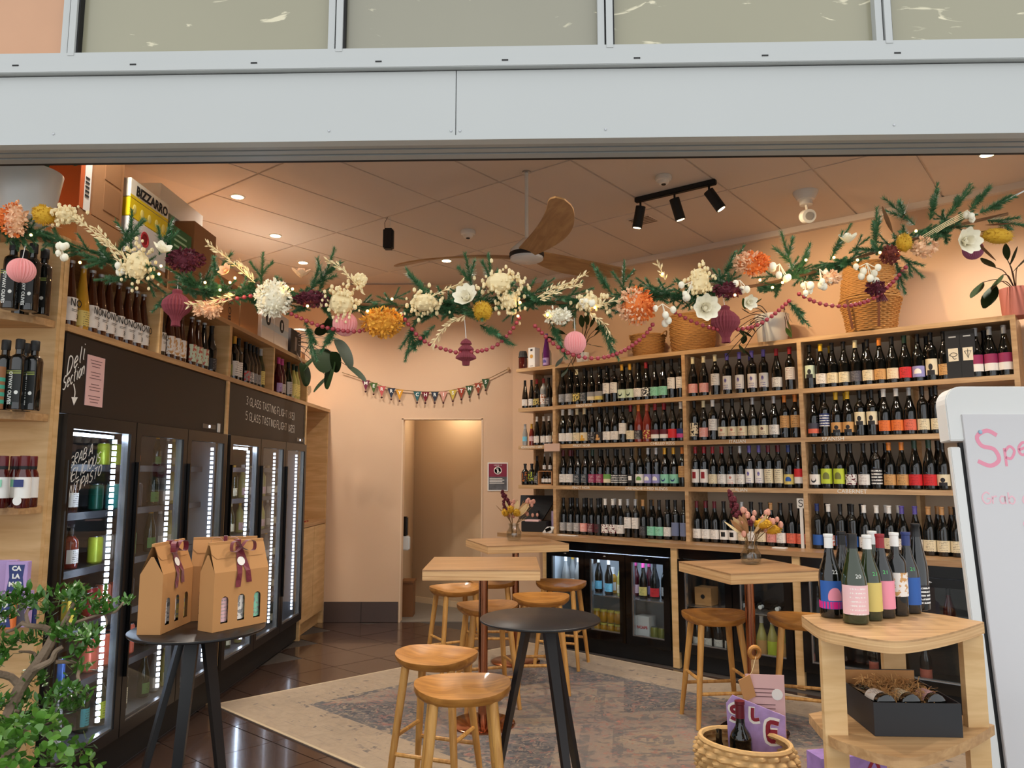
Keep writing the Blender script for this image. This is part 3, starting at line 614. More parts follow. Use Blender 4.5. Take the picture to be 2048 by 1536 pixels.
def bottle(loc, rz, shape='burg', g='dark', cap='k', style='text', c1='white', c2='k', zone='low', where='', group='', name='wine_bottle', cat='bottle', hh=None, sc=1.0, kind='wine bottle', lab=True):
    L_ = '%s%s-capped %s' % ('' if g == 'dark' else GW[g] + ' ', WORD[cap].replace(' ', '-'), kind) + ((' with %s %s label' % (WORD[c1].replace(' ', '-'), STY[style])) if lab else '') + ' ' + where
    t = thing(name, L_, cat, loc, rz + random.uniform(-.12, .12), group); t.scale = (sc, sc, sc * ZK)
    put('glass_body', bmesh_body(shape, g), t)
    if cap != 'none': put('cap', cap_mesh(shape, cap, hh or (.052 if shape != 'spirit' else .06)), t)
    if lab: put('label', lab_mesh(shape, style, c1, c2, *LZ[zone]), t)
    return t

# front rows of the wine wall: x in the zoomed crop, shape, cap, label style, label colours, zone
def row(txt): return [r.split() for r in txt.strip().split(';') if r.strip()]
ROWS = {
 (0, 0): (1000, 3.49, row('405 burg k text gray w low;447 burg k text gray w low;500 burg c art yel k low;553 burg k text dteal w low;607 burg k band cream gray low;668 burg k band yel gray low;727 bord k text white k mid;778 bord k text white k mid;838 burg gold swan pgreen grn low;888 burg gold swan pgreen grn low;955 burg k text white k low;1012 burg red art dark w low;1080 burg k text mint grn low;1142 burg k text mint grn low;1197 bord k text white k mid;1250 bord k text white k mid')),
 (0, 1): (1000, 3.49, row('413 burg w text white gray low;465 burg w text white gray low;515 burg c text cream k low;573 burg c portrait cream gold low;633 burg k art dark gray low;688 bord k portrait dark kraft low;740 burg k text white k low;802 burg k text white k low;860 bord k text white gray mid;918 burg red text cream k low;972 burg o text dark w low;1033 burg terra art red yel low;1092 burg red band white mar low;1145 burg red band white mar low;1200 burg k plain brt k low;1260 burg w band pink nav low')),
 (0, 2): (1000, 3.49, row('425 burg mar text white k low;475 burg mar text white k low;527 burg k text dteal w low;573 burg k text dteal w low;625 burg grn text mag w low;678 burg k text mag w low;738 burg k band cream green low;792 burg k lines dark w low;850 burg k lines dark w low;908 bord k square dark w low;967 burg k moon white green low;1028 bord sil moon lav w low;1092 bord sil moon lav w low;1157 burg gold swan mint nav low;1215 burg gold swan mint nav low;1268 bord o text kraft k mid')),
 (0, 3): (1000, 3.49, row('415 burg k text gray w low;460 burg k text gray w low;505 burg k text gray w low;555 burg k text salm w low;605 burg k text mar w low;660 burg k text dark red low;718 burg w art white mar low;773 burg w art white mar low;822 burg w text white k low;880 bord sil text white k mid;930 bord sil text white k mid;983 burg cork text dark gray low;1035 burg k text mint grn low;1092 burg k text mint grn low;1152 bord k text white k low;1215 bord k plain bgrey k tall;1272 bord k plain bgrey k tall')),
 (1, 0): (1350, 3.338, row('122 burg c text salm w low;195 burg c text salm w low;272 bord c text white k mid;352 bord pur emblem white pur tall;436 bord pur emblem white pur tall;520 bord pur emblem white pur tall;598 bord pur emblem white pur tall;685 burg red text white k low;775 bord red text white red mid')),
 (1, 1): (1350, 3.338, row('125 bord k art cream dark tall;193 burg c text salm w low;255 bord w text white k mid;320 burg k emblem cream terra low;380 burg k emblem cream terra low;447 burg k emblem cream terra low;522 burg sil text cream k low;592 burg k emblem cream mar low;665 burg sil text white k low;735 bord o text kraft k mid;798 bord o text kraft k mid')),
 (1, 2): (1350, 3.338, row('130 bord red square white red tall;190 bord red square white red tall;247 burg red text cream k low;305 burg red text white k low;372 burg k emblem white terra low;425 burg sil text white k low;480 bord pur emblem white pur tall;543 bord pur emblem white pur tall;615 bord mar text cream k tall;680 bord mar text cream k tall;750 burg nav moon yel blue low;818 bord k band white brt tall')),
 (1, 3): (1350, 3.338, row('123 burg mar text white k low;170 burg mar text white k low;205 burg mar text white k low;245 burg k square white k low;308 burg k square white k low;382 burg sil text cream red low;440 burg k text white k low;500 burg k text cream k low;580 burg cork text salm k low;640 burg k text white k low;725 burg k text coral k low;795 burg k text coral k low')),
 (2, 0): (1580, 3.073, row('115 bord k portrait pgreen dark mid;178 burg y text white k low;247 burg k text cream k low;312 burg k text cream k low;385 burg c text slate gray low;460 burg k text cream k low;540 burg o text kraft k low;608 burg k text cream terra low;680 burg grn text brt k low;760 burg k moon lav w low;838 bord k portrait cream dark tall;920 burg k text kraft k low;1190 burg sil band white mag tall;1280 burg sil band white mag tall;1370 burg sil band white mag tall')),
 (2, 1): (1580, 3.073, row('147 burg k band coral slate low;217 bord k lines nav w mid;290 burg y portrait kraft dark low;362 burg y portrait kraft dark low;422 bord k portrait cream dark mid;495 bord k portrait cream dark mid;572 burg w text oran red low;650 burg w text oran red low;720 burg sil text coral k low;797 bord k text cream k low;875 bord k text cream k low')),
 (2, 2): (1580, 3.073, row('150 burg k swan white dark low;225 burg k moon lime olive tall;303 burg k moon lime olive tall;375 burg k art white mar low;457 burg k text white mar low;535 bord k lines dark w tall;615 burg o text kraft k low;688 burg o text kraft k low;770 spark grn text brt mar low;862 spark grn text brt mar low;935 burg k portrait cream dark low')),
 (2, 3): (1580, 3.073, row('135 bord nav plain blue k low;197 burg w art terra w low;262 bord k text blue w low;325 bord k text blue w low;410 burg w text white k low;475 burg w text white k low;520 burg w text cream k low;560 burg pur text white k low;610 burg pur text white k low;660 burg cork text cream k low;730 burg cork text cream k low;815 burg k text cream k low;880 burg k moon lav w low;945 burg k text kraft k low'))}
BAY = ('bay by the till', 'middle bay', 'bay by the sign')
SHN = ('top shelf', 'second shelf', 'third shelf', 'counter')
ZB = (2.19, 1.815, 1.426, .975); YREF = (790, 870, 955, 1050)
for (b, r), (x0, sc, rows) in ROWS.items():
    ulo, uhi = PX[b] + .06, PX[b + 1] - .06; last = -9; us = []
    for q in rows:
        u = RW.u(x0 + float(q[0]) / sc, YREF[r] if r < 3 else 1040, .27); us.append(max(ulo, min(uhi, u)))
    gp = min(.0835, (uhi - ulo) / (len(us) - 1) - 1e-5); sxy = min(1.0, gp / .0835)
    for i in range(1, len(us)): us[i] = max(us[i], us[i - 1] + gp)
    us[-1] = min(us[-1], uhi)
    for i in range(len(us) - 2, -1, -1): us[i] = min(us[i], us[i + 1] - gp)
    grp = 'bottles on the %s of the %s' % (SHN[r], BAY[b]); wh = 'on %s, %s' % (SHN[r], BAY[b])
    for u, q in zip(us, rows):
        g = 'rose' if q[2] in ('o', 'terra') and q[4] in ('dark', 'red') else 'dark'
        t_ = bottle(RW.P(u, .275 + random.uniform(-.003, .003), ZB[r]), RW.rz, q[1], g, q[2], q[3], q[4], q[5], q[6], wh, grp, sc=1.0); t_.scale = (sxy, sxy, 1.07 if r else 1.09)
    # a second row shows between the necks
    nb = {(0, 0): 9, (0, 1): 8, (0, 2): 8, (0, 3): 9, (1, 2): 7, (1, 3): 7, (2, 0): 5, (2, 1): 6, (2, 2): 6, (2, 3): 9, (1, 1): 3, (1, 0): 1}[(b, r)]
    for k in range(nb):
        i = int((k + .5) * (len(us) - 1) / nb); u = (us[i] + us[i + 1]) / 2 if us[i + 1] - us[i] < .14 else us[i] + .042
        if any(abs(u - dv) < .055 for dv in (-3.41, -1.112)): continue
        cp = rows[i][2] if rows[i][2] in ('red', 'mar', 'o', 'y', 'w', 'pur', 'cork') else 'k'
        bottle(RW.P(u, .375, ZB[r]), RW.rz, rows[i][1], 'dark', cp, 'text', 'cream', 'k', 'low', 'in rear row ' + wh, grp + ' rear row', lab=False)
# gift boxes of the top shelf
for c0, em in ((1005, 'eye'), (1095, 'star')):
    u = RW.u(1580 + c0 / 3.073, 700, .26); t = thing('bottle_gift_box', 'black bottle gift box with a cream %s emblem on the top shelf' % em, 'box', RW.P(u, .28, 2.19), RW.rz, 'gift boxes on the top shelf')
    part(MB().box(-.045, .045, -.045, .045, 0, .335), 'carton', mat('gift_box_black', (26, 26, 28), .5), t, bevel=.002)
    part(MB().box(-.03, .03, -.0465, -.045, .12, .21), 'label', mat('cream_label', (226, 214, 188), .6), t)
    mk = MB()
    if em == 'eye': ribbon(mk, smooth_pts([(-.024, .165), (0, .18), (.024, .165), (0, .152), (-.024, .165)]), .004); ribbon(mk, smooth_pts([(-.005, .15), (.004, .135), (.018, .138)]), .004)
    else: ribbon(mk, [(-.02, .185), (.02, .185), (0, .14), (-.02, .185)], .004); ribbon(mk, [(0, .2), (0, .135)], .004)
    part(mk, 'emblem', INKK, t, loc=(0, -.047, 0)); part(MB().box(-.022, .022, -.0462, -.045, .285, .294), 'print', mat('grey_print', (170, 170, 168), .6), t)
# open end shelves beside the till: spirits
ENDS = [(0, row('60 tall dark k text white k low;92 tall dark k text white k low;128 burg dark red art yel k low;182 bord clear red art white amber tall;228 bord dark k text dark w low;270 burg dark red portrait cream mar low')),
 (1, row('47 beer clear sil plain sky k sm;90 beer rose gold text rose k sm;135 tall dark w text white k low;182 tall dark w text white k low;238 tall dark w text white k low;285 spirit rose k moon cream amber tall')),
 (2, row('62 spirit dark k art dark amber tall;103 spirit dark k art dark lime tall;145 tall dark k text dark w low;283 beer clear w text white k sm'))]
for r, rows in ENDS:
    for q in rows:
        u = -4.60 + .074 * rows.index(q) if q is not rows[-1] or r < 2 else -4.235
        bottle(RW.P(u, .31 + .012 * (rows.index(q) % 2), ZB[r]), RW.rz, q[1], q[2], q[3], q[4], q[5], q[6], q[7], 'on %s, end shelves' % SHN[r], 'spirits on the open end shelves', sc=.86, kind='spirit bottle', name='spirit_bottle')
cr = thing('display_crate', 'small kraft display crate of miniature bottles on the end shelf', 'crate', RW.P(-4.335, .33, 1.426), RW.rz)
part(MB().box(-.085, .085, -.05, .05, 0, .012).box(-.085, -.075, -.05, .05, 0, .14).box(.075, .085, -.05, .05, 0, .14).box(-.085, .085, .04, .05, 0, .14).box(-.085, .085, -.05, .05, .13, .14), 'carton', CARD, cr)
for k, x in enumerate((-.045, 0.0, .045)): bottle(cr.matrix_basis @ Vector((x, -.01, .012)) if 0 else RW.P(-4.335 + x, .32, 1.439), RW.rz, 'spirit', 'dark', 'k', 'text', 'white', 'k', 'low', 'inside the kraft crate', 'miniatures in the crate', sc=.48, kind='miniature bottle', name='miniature_bottle')
for k, x in enumerate((-.04, .03)): bottle(RW.P(-4.335 + x, .33, 1.567), RW.rz, 'tall', 'dark', 'sil', 'text', 'white', 'k', 'low', 'on top of the kraft crate', 'bottles on the crate', sc=.5, kind='small bottle', name='spirit_bottle')
# boxes and bottle on the top of the end shelves
def carton(name, label, loc, rz, w_, d_, h_, m, cat='box', group=None, flaps=False):
    t = thing(name, label, cat, loc, rz, group); part(MB().box(-w_ / 2, w_ / 2, -d_ / 2, d_ / 2, 0, h_), 'carton', m, t, bevel=.002); return t
u = RW.u(1046, 720, .36); t = thing('preserve_jar', 'dark jar with a cloth bow and oval label on top of the end shelves', 'jar', RW.P(u, .36, 2.588), RW.rz)
part(MB().lathe([(.04, 0), (.046, .006), (.046, .12), (.038, .14), (.038, .16), (0, .16)], 16), 'glass_body', GLASS['sauce'], t, True); part(MB().lathe([(.05, .135), (.044, .15), (.042, .175), (.036, .20), (.0, .19)], 10), 'cloth_cover', mat('floral_cloth', (60, 58, 56), .9, var=.8, vscale=90), t); put('label', lab_mesh('spark', 'moon', 'gray', 'dark', .03, .11, 50), t)
t = carton('gift_carton', 'white gift carton with a gold seal on top of the end shelves', RW.P(RW.u(1068, 720, .36), .36, 2.588), RW.rz, .085, .085, .22, WHITEM)
part(MB().lathe([(.02, 0), (.02, .001), (0, .001)], 16), 'seal', mat('gold_print', (214, 160, 70), .4), t, rot=(R(90), 0, 0), loc=(0, -.043, .13)); part(MB().box(-.02, .02, -.0438, -.0428, .03, .034).box(-.014, .014, -.0438, -.0428, .185, .205), 'print', INKK, t)
t = thing('glass_jar', 'clear jar with a gold disc label on top of the end shelves', 'jar', RW.P(RW.u(1081, 720, .36), .47, 2.588), RW.rz); part(MB().lathe([(.04, 0), (.05, .006), (.05, .17), (.042, .19), (.042, .2), (0, .2)], 16), 'glass_body', GLASS['clear'], t, True); put('label', lab_mesh('spark', 'moon', 'white', 'gold', .03, .12, 60), t, loc=(0, -.007, 0))
bottle(RW.P(RW.u(1093, 720, .36), .36, 2.588), RW.rz, 'flute', 'purp', 'pur', 'moon', 'lilac', 'pur', 'low', 'on top of the end shelves', sc=.95, kind='liqueur bottle', name='liqueur_bottle')

# till nook
t = thing('till_screen', 'black till terminal with a tilted screen on the counter', 'till', RW.P(-4.47, .32, .975), RW.rz + .3)
part(MB().box(-.13, .13, -.08, .12, 0, .10), 'base', BLKM, t, bevel=.004); part(MB().box(-.02, .02, .0, .03, .1, .2), 'stand', BLKM, t)
part(MB().wprism([(-.2, .36), (.19, .36), (.05, .12), (-.2, .12)], .02, .04), 'screen', BLKM, t, rot=(R(-12), 0, 0)); part(MB().box(-.09, .05, -.081, .0, .1, .115), 'paper_tray', mat('receipt_paper', (226, 190, 190), .7), t)
t = thing('card_reader', 'white card reader leaning beside the till', 'card reader', RW.P(-4.265, .26, .975), RW.rz)
part(MB().wprism([(-.06, 0), (.05, 0), (.09, .06), (.0, .06)], -.05, .05), 'body', WHITE, t, bevel=.004); part(MB().obox((.018, -.052, .034), (.03, 0, .012), (0, .002, 0), (-.006, 0, .014)), 'screen', BLKG, t)
t = thing('brochure_holder', 'clear holder of lilac brochures standing beside the till', 'brochures', RW.P(-4.27, .36, .975), RW.rz)
part(MB().box(-.07, .07, .03, .034, .0, .21), 'holder', CLEAR, t); part(MB().box(-.06, .06, .018, .028, .005, .2), 'brochure', mat('lilac_brochure', (176, 160, 196), .5, var=.5, vscale=20), t)
t = thing('shelf_card', 'blank tan card clipped to the shelf edge beside the end shelves', 'card', RW.P(RW.u(1104, 895, .2), .195, 1.75), RW.rz); part(MB().box(-.09, .09, 0, .012, 0, .075), 'card', mat('tan_card', (206, 172, 152), .7), t)
t = thing('price_sheet', 'white paper slip lying on the counter by the till', 'paper', RW.P(-3.95, .1, .976), RW.rz); part(MB().box(-.1, .1, -.03, .03, 0, .003), 'sheet', WHITEM, t)
t = thing('price_sheet', 'white paper slip lying on the counter behind the right vase', 'paper', RW.P(-2.02, .12, .976), RW.rz); part(MB().box(-.05, .05, -.03, .03, 0, .006), 'sheet', WHITEM, t)
t = thing('shelf_sign', 'narrow white hand-lettered sign standing at the end of the middle counter bay', 'sign', RW.P(-1.885, .235, .975), RW.rz); part(MB().box(-.03, .03, 0, .008, .30, .375).box(-.012, .012, .0, .008, 0, .30), 'board', WHITEM, t); part(hand('S', .05, .006, -.018, .312), 'lettering', INKK, t, loc=(0, -.001, 0))

# ------------------------------------------------------------------ stock on the upper shelf over the coolers
GREY = ('nothing',)
UP = row('135 tall amber sil lines white k tall;160 tall yellow sil text yel k low;174 tall amber sil lines white k tall;193 tall amber sil lines white k tall;213 tall amber sil lines white k tall;232 tall amber sil lines white k tall;251 tall amber sil lines white k tall;268 tall amber sil lines white k tall;282 tall amber sil lines white k tall;296 tall dark sil lines white k tall;311 tall dark sil lines white k tall;336 tall amber sil art white kraft tall;347 tall amber sil art white kraft tall;359 tall amber sil art white kraft tall;380 tall amber sil art pgreen terra tall;393 tall amber sil art pgreen terra tall;405 tall dark sil art pgreen terra tall;420 burg dark k text dark gray low;432 burg dark grn swan olive w low;443 burg dark grn plain olive k low;466 bord dark gold text white k tall;474 bord dark k text white k tall;489 burg dark k art gray brt low;497 burg dark k art gray white low;504 burg dark k text gray k low;511 burg dark k text gray k low;519 burg green sil text yel k tall;530 burg dark teal art rose terra low;555 burg redw pink text lilac k low;562 burg redw pink text white k low;575 burg green k text white k tall;585 burg white grn text yel k tall;591 burg white grn text yel k tall;599 burg white mar art white k tall;607 burg white mar art white k tall')
NOL = mat('no_label', (226, 226, 236), .6); last = 0
for q in UP:
    px = float(q[0]); u = LW.u(px, 640 + (px - 130) * .33, .07)
    for a, b2 in ((4.25, 4.278), (5.255, 5.30), (6.2, 6.228), (7.165, 7.2)):
        if a - .045 < u < b2 + .045: u = a - .046 if u < (a + b2) / 2 else b2 + .046
    u = max(u, 3.44, last + .078)
    if any(a - .045 < u < b2 + .045 for a, b2 in ((4.25, 4.278), (5.255, 5.30), (6.2, 6.228), (7.165, 7.2))): u += .13
    if u > 7.12: break
    last = u; no = q[4] == 'lines'
    t = bottle(LW.P(u, .07, 2.222), LW.rz, q[1], q[2], q[3], 'plain' if no else q[4], q[5], q[6], q[7], 'above the tall coolers' if not no else 'marked NO above the tall coolers', 'bottles over the tall coolers', kind='drink bottle' if px < 420 else 'wine bottle', name='drink_bottle' if px < 420 else 'wine_bottle', hh=.012 if px < 415 else None, sc=1.0)
    if no:
        lettering('NO', .05, INKK, t, (.0, -.0392, .115)); lettering('3', .03, INKK, t, (.012, -.0392, .055)); part(MB().box(-.028, .02, -.0392, -.0386, .085, .087).box(-.028, .01, -.0392, -.0386, .078, .0795), 'print', INKK, t)
# stem glasses at the end of that shelf
WG = [(.0, .002), (.032, 0), (.03, .003), (.006, .01), (.004, .02), (.004, .085), (.02, .10), (.036, .13), (.038, .16), (.031, .195), (.030, .195), (.036, .16), (.034, .132), (.018, .104), (.0, .098)]
for k, (uu, vv) in enumerate(((7.32, .08), (7.41, .14), (7.5, .08), (7.59, .15))):
    t = thing('wine_glass', 'clear stemmed wine glass on the shelf end past the coolers', 'glass', LW.P(uu, vv, 2.222), LW.rz, 'stem glasses past the coolers'); part(MB().lathe(WG, 14), 'bowl', CLEAR, t, True)
bottle(LW.P(7.25, .07, 2.222), LW.rz, 'beer', 'amber', 'k', 'text', 'oran', 'k', 'low', 'beside the stemmed glasses', name='drink_bottle', kind='drink bottle')
# cartons standing on the top board
Z2 = 2.617
def bx(px0, px1, py, h_, m, label, name='carton', v=.02, dep=.33, z=Z2, cat='box', group=None):
    a, b2 = LW.u(px0, py, v), LW.u(px1, py, v); t = thing(name, label, cat, LW.P((a + b2) / 2, v + dep / 2, z), LW.rz, group); w_ = b2 - a
    c = part(MB().box(-w_ / 2, w_ / 2, -dep / 2, dep / 2, 0, h_), 'carton_body', m, t, bevel=.002); return t, w_, dep
def bu_(a, b2, h_, m, label, z, v=.02, dep=.36):
    t = thing('carton', label, 'box', LW.P((a + b2) / 2, v + dep / 2, z), LW.rz); w_ = b2 - a; part(MB().box(-w_ / 2, w_ / 2, -dep / 2, dep / 2, 0, h_), 'carton_body', m, t, bevel=.002); return t, w_, dep
bu_(3.45, 3.86, .185, CARD, 'plain brown carton under the tall printed carton', Z2); bu_(3.90, 4.33, .10, CARD, 'flat brown carton at the bottom of the yellow stack', Z2); bu_(4.37, 5.02, .20, CARD, 'long brown carton under the green carton', Z2)
t2, w2, dp = bu_(3.56, 3.83, .42, CARD, 'tall brown carton with printed panel beside the yellow stack', Z2 + .187)
part(MB().box(w2 * -.15, w2 * .4, -dp / 2 - .001, -dp / 2, .06, .2).box(w2 * -.15, w2 * .4, -dp / 2 - .001, -dp / 2, .22, .36), 'print', mat('carton_print', (146, 102, 62), .8), t2)
t, w_, dp = bu_(3.45, 3.54, .36, mat('orange_white_carton', (196, 92, 40), .6), 'orange carton with a white barcode label beside the tall brown carton', Z2 + .187); part(MB().box(-w_ * .1, w_ / 2, -dp / 2 - .001, -dp / 2, .0, .36), 'label', WHITEM, t)
am = MB(); [am.box(-w_ * .02, w_ * .35, -dp / 2 - .002, -dp / 2 - .001, .07 + k * .022, .08 + k * .022) for k in range(5)]; part(am, 'barcode', INKK, t)
YEL = mat('yellow_carton', (236, 206, 20), .5)
t, w_, dp = bu_(3.90, 4.33, .20, mat('white_red_carton', (222, 220, 216), .5), 'white carton with a red stamp under the yellow pear carton', Z2 + .102); part(MB().lathe([(.045, 0), (.045, .001), (.032, .001), (.032, 0)], 20), 'stamp', mat('red_print', (196, 50, 60), .6), t, rot=(R(90), 0, 0), loc=(-.04, -dp / 2 - .001, .12))
t, w_, dp = bu_(3.90, 4.33, .105, YEL, 'yellow pear carton in the middle of the stack', Z2 + .304)
for k in range(5): part(MB().ball((-w_ * .38 + k * w_ * .19, -dp / 2, .05), .02, 10, 6, (1, .06, 1.3)), 'pear_print', mat('pear_print', (246, 232, 130), .5), t)
t, w_, dp = bu_(3.90, 4.33, .105, mat('white_yellow_carton', (238, 232, 214), .5), 'white carton lettered BIZZARRO on top of the yellow carton', Z2 + .411); lettering('BIZZARRO', .075, INKK, t, (.02, -dp / 2 - .001, .05), bold=.003, shear=.1); part(MB().box(-w_ / 2, w_ / 2, -dp / 2 - .0006, -dp / 2, .0, .016), 'stripe', YEL, t)
t, w_, dp = bu_(4.38, 4.65, .22, mat('green_carton', (16, 104, 52), .5), 'green carton with pale print beside the yellow stack', Z2 + .202); am = MB(); [am.box(-w_ * .35, w_ * .25, -dp / 2 - .001, -dp / 2, .06 + k * .035, .072 + k * .035) for k in range(4)]; part(am, 'print', mat('pale_green_print', (170, 214, 178), .6), t)
bu_(4.68, 5.02, .34, CARD, 'plain brown carton beside the green carton', Z2 + .202); bu_(4.42, 5.02, .15, mat('white_carton', (232, 222, 206), .6), 'plain white carton lying over the green and brown cartons', Z2 + .544, v=.12, dep=.3)
t, w_, dp = bx(440, 480, 600, .30, CARD, 'brown carton with sideways lettering behind the garland'); lettering('BOTTLE', .075, INKK, t, (.0, -dp / 2 - .001, .15), rot=(R(90), R(-90), 0))
t, w_, dp = bx(482, 518, 600, .32, CARD, 'plain tall brown carton between lettered carton and white cartons')
for k, (a, b2) in enumerate(((523, 548), (549, 577))):
    t, w_, dp = bx(a, b2, 660, .30, mat('white_wine_carton', (206, 200, 194), .6), 'white wine carton with a black round seal on the ply board', group='white seal cartons')
    part(MB().lathe([(.058, 0), (.058, .002), (0, .002)], 20), 'seal', INKK, t, rot=(R(90), 0, 0), loc=(0, -dp / 2 - .0, .2)); part(MB().box(-w_ * .5, w_ * .5, -dp / 2 - .0006, -dp / 2, .12, .18), 'print', mat('blue_grey_print', (178, 190, 196), .6), t); part(MB().box(-.015, .015, -dp / 2 - .003, -dp / 2 - .002, .17, .23), 'monogram', WHITEM, t)
t, w_, dp = bx(581, 602, 690, .24, mat('dark_carton', (40, 28, 24), .6), 'dark carton with white figure print beside the trailing plant'); part(MB().box(-.03, .03, -dp / 2 - .001, -dp / 2, .05, .18), 'print', mat('figure_print', (150, 130, 116), .7, var=.6, vscale=30), t)
bx(604, 622, 700, .22, CARD, 'small brown carton behind the trailing plant', v=.28, dep=.2)

# ------------------------------------------------------------------ goods on the curved end shelves
def oil(px, y, z, v):
    p = aty(px, 700, y); t = thing('oil_bottle', 'square black OTWAY olive oil bottle on the curved shelf %s' % ('level with the NO bottles' if z > 2 else 'above the sauce bottles'), 'bottle', (p.x, y, z), random.uniform(-.08, .08), 'olive oil bottles on the %s curved shelf' % ('upper' if z > 2 else 'middle'))
    part(MB().lathe([(.026, 0), (.029, .003), (.029, .205), (.026, .22), (.013, .232), (.0125, .262), (.0, .262)], 20, sq=4), 'glass_body', GLASS['dark'], t, True); part(MB().lathe([(.0165, .252), (.0175, .256), (.0175, .292), (.015, .295), (0, .295)], 16), 'cap', BLKM, t, True)
    part(MB().box(-.0285, .0285, -.0298, -.0292, .03, .165), 'label', mat('olive_label', (22, 24, 22), .5), t); part(MB().box(-.0285, .0285, -.0302, -.0298, .147, .152).box(-.0285, .0285, -.0302, -.0298, .156, .16), 'stripe', mat('olive_stripe', (150, 160, 80), .5), t)
    lettering('OTWAY OLIVES', .019, INKW, t, (-.012, -.0304, .088), rot=(R(90), R(90), 0), bold=.0006); part(MB().lathe([(.008, 0), (.008, .001), (0, .001)], 12), 'seal', INKW, t, rot=(R(90), 0, 0), loc=(.014, -.0298, .07))
for px, y, z, v in ((12, 3.08, 2.222, 0), (52, 3.12, 2.222, 0), (76, 3.2, 2.222, 0), (34, 3.22, 2.222, 0), (12, 3.1, 1.80, 0), (40, 3.08, 1.80, 0), (52, 3.18, 1.8, 0), (70, 3.12, 1.80, 0)): oil(px, y, z, v)
p = aty(3, 760, 3.02); t = thing('spice_tin', 'striped teal and cream tin at the front of the olive oil bottles', 'tin', (p.x - .02, 3.02, 1.80), 0); part(MB().lathe([(.03, 0), (.03, .17), (0, .17)], 16), 'tin_body', mat('kraft_tin', (150, 104, 70), .5), t, True)
for k in range(4): part(MB().lathe([(.0305, .02 + k * .03), (.0305, .036 + k * .03)], 16), 'stripe', mat('teal_stripe', (66, 168, 142), .5), t, True)
for k, (px, c1) in enumerate(((4, 'mint'), (28, 'mint'), (47, 'nav'), (62, 'nav'))):
    y = (3.09, 3.155, 3.085, 3.165)[k]; p = aty(px, 960, y); t = thing('sauce_bottle', 'dark red sauce bottle with white and %s label on the curved shelf' % WORD[c1], 'bottle', (p.x, y, 1.40), 0, 'sauce bottles on the curved shelf')
    part(MB().lathe([(.026, 0), (.029, .004), (.029, .12), (.026, .14), (.018, .158), (.017, .18), (0, .18)], 16), 'glass_body', GLASS['sauce'], t, True); part(MB().lathe([(.0195, .17), (.0195, .208), (.018, .212), (0, .212)], 14), 'cap', mat('cap_red_dark', (90, 14, 22), .3), t, True)
    part(MB().lathe([(.0185, .152), (.0195, .17)], 14), 'neck_seal', BLKM, t, True); part(MB().lathe([(.0295, .04), (.0295, .125)], 16), 'label', mat('white_label', (232, 230, 224), .5), t, True); part(MB().box(-.02, .02, -.0308, -.0296, .085, .115), 'print', mat('print_' + c1, COL[c1], .5), t)
    if k == 2: part(MB().lathe([(.018, 0), (.018, .001), (0, .001)], 16), 'seal', WHITEM, t, rot=(R(90), 0, 0), loc=(0, -.0305, .03))
def tin(px, y, z, w_, h_, c, txt, label, ink, tc=None):
    p = aty(px, 1130, y); t = thing('seafood_tin', label, 'tin', (p.x, y, z), .1); part(MB().box(-w_ / 2, w_ / 2, -.015, .015, 0, h_), 'carton', mat('tin_' + c, COL[c], .45), t, bevel=.002)
    part(MB().wprism([(-w_ * .4, h_ * .05), (w_ * .4, h_ * .05), (w_ * .3, h_ * .5), (w_ * .36, h_ * .9), (-w_ * .36, h_ * .9), (-w_ * .3, h_ * .5)], -.0162, -.015), 'artwork', mat('tin_ink_' + ink, COL[ink], .5), t)
    for k, s in enumerate(txt): lettering(s, h_ * .2, INKW, t, (0, -.0168, h_ * (.78 - .25 * k)), bold=.0012)
tin(38, 3.12, .93 + .13, .085, .125, 'lilac', ('CA', 'LA', 'MAR'), 'lilac and navy CALAMAR tin standing on the curved shelf', 'nav')
tin(14, 3.16, .93 + .13, .085, .125, 'lilac', (), 'plain lilac tin standing behind the orange tin', 'lilac'); tin(15, 3.07, .93, .09, .12, 'oran', ('MEJI', 'LLO', 'NES'), 'orange and navy MEJILLONES tin standing on the curved shelf', 'nav')
tin(47, 3.1, .93, .08, .12, 'lilac', (), 'lilac tin with dark pattern beside the orange tin', 'slate'); tin(62, 3.14, .93, .06, .12, 'nav', (), 'navy tin against the ply gable', 'nav')
for k, px in enumerate((38, 14)):
    p = aty(px, 1130, 3.15); t = thing('seafood_tin', 'lilac tin lying under the upright tins on the curved shelf', 'tin', (p.x, 3.17, .93), 0, 'lower tins'); part(MB().box(-.04, .04, -.03, .03, 0, .128), 'carton', mat('tin_lilac', COL['lilac'], .45), t)

